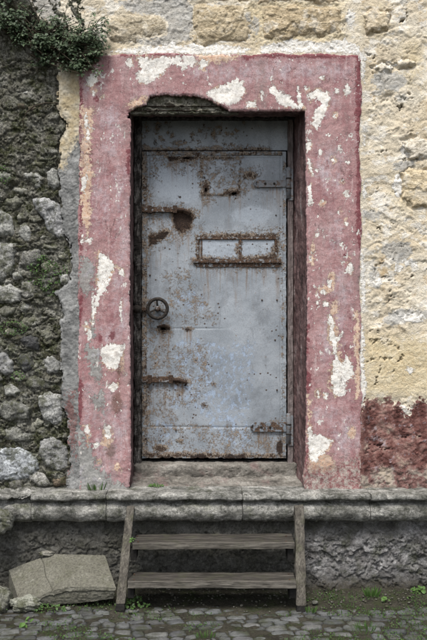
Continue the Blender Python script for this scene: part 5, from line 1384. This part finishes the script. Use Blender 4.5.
# a dead root hanging over the moss
tag(build('root', [shape_tube([P(58, 103, 0.0), P(45, 103, -0.005), P(34, 106, -0.012), P(27, 112, -0.01), P(23, 120, -0.012), P(24, 128, 0.01)], [0.003, 0.0035, 0.004, 0.004, 0.0035, 0.002], 7)], M['stem'], None), 'thin bare root curving over the mossy wall below the shrub', 'root')

def tuft(name, label, cat, pos, n, size, spread, lean=(0, -0.3, 0.6), blade=False, tones=(0.1, 0.9), group=None, lobes=()):
    t = thing(name, label, cat, tuple(pos), group)
    L, st = [], []
    pos = Vector(pos)
    for (lx, lz, ln) in lobes:
        for _ in range(ln):
            o_ = rdir()
            b_ = pos + Vector((lx / 160 + o_.x * .034, o_.y * .022, -lz / 160 + o_.z * .032)); n_ = (Vector((0, -0.6, 0.8)) + rdir() * 0.6).normalized(); d = rdir() - n_ * 0.2
            s = size * R.uniform(0.6, 1.25)
            L.append((b_, d, n_, s, s * 0.75, R.uniform(*tones)))
    for _ in range(n):
        o_ = rdir()
        base = pos + Vector((o_.x * spread[0], o_.y * spread[1], abs(o_.z) * spread[2] if lean[2] > 0.2 else o_.z * spread[2]))
        s = size * R.uniform(0.6, 1.25)
        if blade:
            d = (Vector((o_.x * .5, o_.y * .4 - .1, 1.0))).normalized(); base = pos + Vector((o_.x * spread[0], o_.y * spread[1], 0))
            L.append((base, d, Vector((R.uniform(-.4, .4), -1, 0.2)), s * 1.6, s * 0.14, R.uniform(*tones)))
        else:
            n_ = (Vector((0, -0.6, 0.8)) + rdir() * 0.6).normalized(); d = rdir(); d = d - n_ * d.dot(n_)
            if d.length < 0.1: continue
            L.append((base, d, n_, s, s * R.uniform(.55, .85), R.uniform(*tones)))
            if lean[2] > 0.2 and R.random() < 0.25: st.append(shape_tube([pos + Vector((0, 0.01, 0)), (pos + base) / 2 + Vector((0, -0.006, 0)), base], [0.0014, 0.0012, 0.0008], 4))
    to_parent(leaf_mesh('leaves', L, M['weed'], None), t)
    if st: to_parent(build('stems', st, M['stem'], None), t)
    return t
tuft('wall_plant', 'small bright green plant cluster growing on the rubble wall beside the surround', 'plant', P(47, 274, 0.008), 0, 0.013, (0, 0, 0), (0, 0, 0), tones=(0.0, 0.75), lobes=((-14, -6, 34), (-4, -14, 44), (5, -8, 52), (-6, 0, 50), (-2, 10, 40), (10, 4, 30), (-14, 6, 18), (2, 17, 26), (15, -4, 16), (-9, -18, 14)))
tuft('wall_plant', 'sparse green weed on the rubble wall at the left edge, mid height', 'plant', P(12, 328, 0.008), 120, 0.012, (0.10, 0.025, 0.04), (0, 0, 0), tones=(0.0, 0.6))
tuft('wall_plant', 'tiny green sprig between mossy stones at the left edge, upper half', 'plant', P(5, 174, 0.008), 45, 0.015, (0.03, 0.025, 0.06), (0, 0, 0), tones=(0.2, 0.8))
tuft('wall_plant', 'tiny green sprig low on the rubble wall under the dark stone', 'plant', P(18, 376, 0.008), 40, 0.011, (0.045, 0.02, 0.03), (0, 0, 0), tones=(0.2, 0.8))
tuft('sill_weed', 'small green weed on the door sill at its left corner', 'weed', P(156, 489, 0.05), 110, 0.013, (0.055, 0.02, 0.03), tones=(0.1, 0.8))
tuft('grass_tuft', 'few grass blades on the ledge below the left side of the surround', 'grass', P(97, 491, -0.04), 26, 0.035, (0.05, 0.01, 0.01), blade=True, tones=(0.1, 0.6))
gp = lambda x, y: ground_pt(x, y, 0.004)
tuft('ground_weed', 'leafy weed at the foot of the left stair post', 'weed', gp(136, 606), 70, 0.020, (0.07, 0.03, 0.05), tones=(0.1, 0.8))
tuft('ground_weed', 'single broad light green seedling in front of the flat lichen stone', 'weed', gp(27, 624), 6, 0.040, (0.014, 0.012, 0.03), tones=(0.8, 1.0))
tuft('ground_weed', 'low weeds under the front edge of the stone slab', 'weed', gp(48, 610), 90, 0.014, (0.10, 0.03, 0.03), tones=(0.1, 0.7))
tuft('grass_tuft', 'upright grass tuft by the plinth right of the steps', 'grass', gp(372, 597), 60, 0.036, (0.035, 0.02, 0.0), blade=True, tones=(0.2, 0.8))
tuft('grass_tuft', 'grass blades at the foot of the right stair post', 'grass', gp(311, 613), 30, 0.024, (0.025, 0.015, 0.0), blade=True, tones=(0.2, 0.8))
tuft('ground_weed', 'small yellow-green leafy weed near the grass tuft by the plinth', 'weed', gp(386, 601), 18, 0.020, (0.02, 0.015, 0.02), tones=(0.8, 1.0))
tuft('ground_weed', 'bright leafy weed at the plinth foot near the right edge', 'weed', gp(419, 594), 50, 0.021, (0.04, 0.03, 0.04), tones=(0.4, 0.9))
tuft('grass_tuft', 'grass patch between cobbles at the bottom right', 'grass', gp(365, 630), 60, 0.022, (0.05, 0.04, 0.0), blade=True, tones=(0.1, 0.7))
tuft('grass_tuft', 'grass tuft between cobbles at the bottom edge below the steps', 'grass', gp(205, 638), 50, 0.020, (0.05, 0.02, 0.0), blade=True, tones=(0.2, 0.8))
tuft('ground_weed', 'single pale yellow leaf lying by the plinth right of the steps', 'leaf', gp(351, 590), 3, 0.022, (0.006, 0.006, 0.006), tones=(0.95, 1.0))
tuft('ground_weed', 'tiny sprout on the ledge end of the upper tread', 'weed', P(132, 541, -0.27), 10, 0.014, (0.012, 0.01, 0.014), tones=(0.5, 1.0))
# moss and tiny sprouts between the cobbles: nobody could count them
L = []
for i in range(17000):
    x = R.uniform(-1.7, 2.0); y = R.uniform(-1.3, -0.08)
    dens = float(fbm(np.array(x * 2.3), np.array(y * 4.0), 3, 801)) + 0.42 * float(sstep(0.55, 0.95, np.array(x))) - (0.45 if -0.45 < x < 0.6 and y > -0.45 else 0)
    if dens < 0.08 + R.random() * 0.35: continue
    o_ = rdir(); s = R.uniform(0.005, 0.013)
    p = Vector((x, y, 0.004 + 0.006 * R.random()))
    if R.random() < 0.4: L.append((p, Vector((o_.x * .6, o_.y * .5, 1)), Vector((o_.y, -1, .2)), s * 2.0, s * 0.26, R.uniform(0.0, 0.6)))
    else: L.append((p, Vector((o_.x, o_.y, 0.3)), Vector((0, -0.3, 1)), s, s * 0.7, R.uniform(0.0, 0.65)))
gw = leaf_mesh('ground_cover', L, M['weed'], None); gw['kind'] = 'stuff'; gw['label'] = 'moss and sprouts growing between the cobbles'
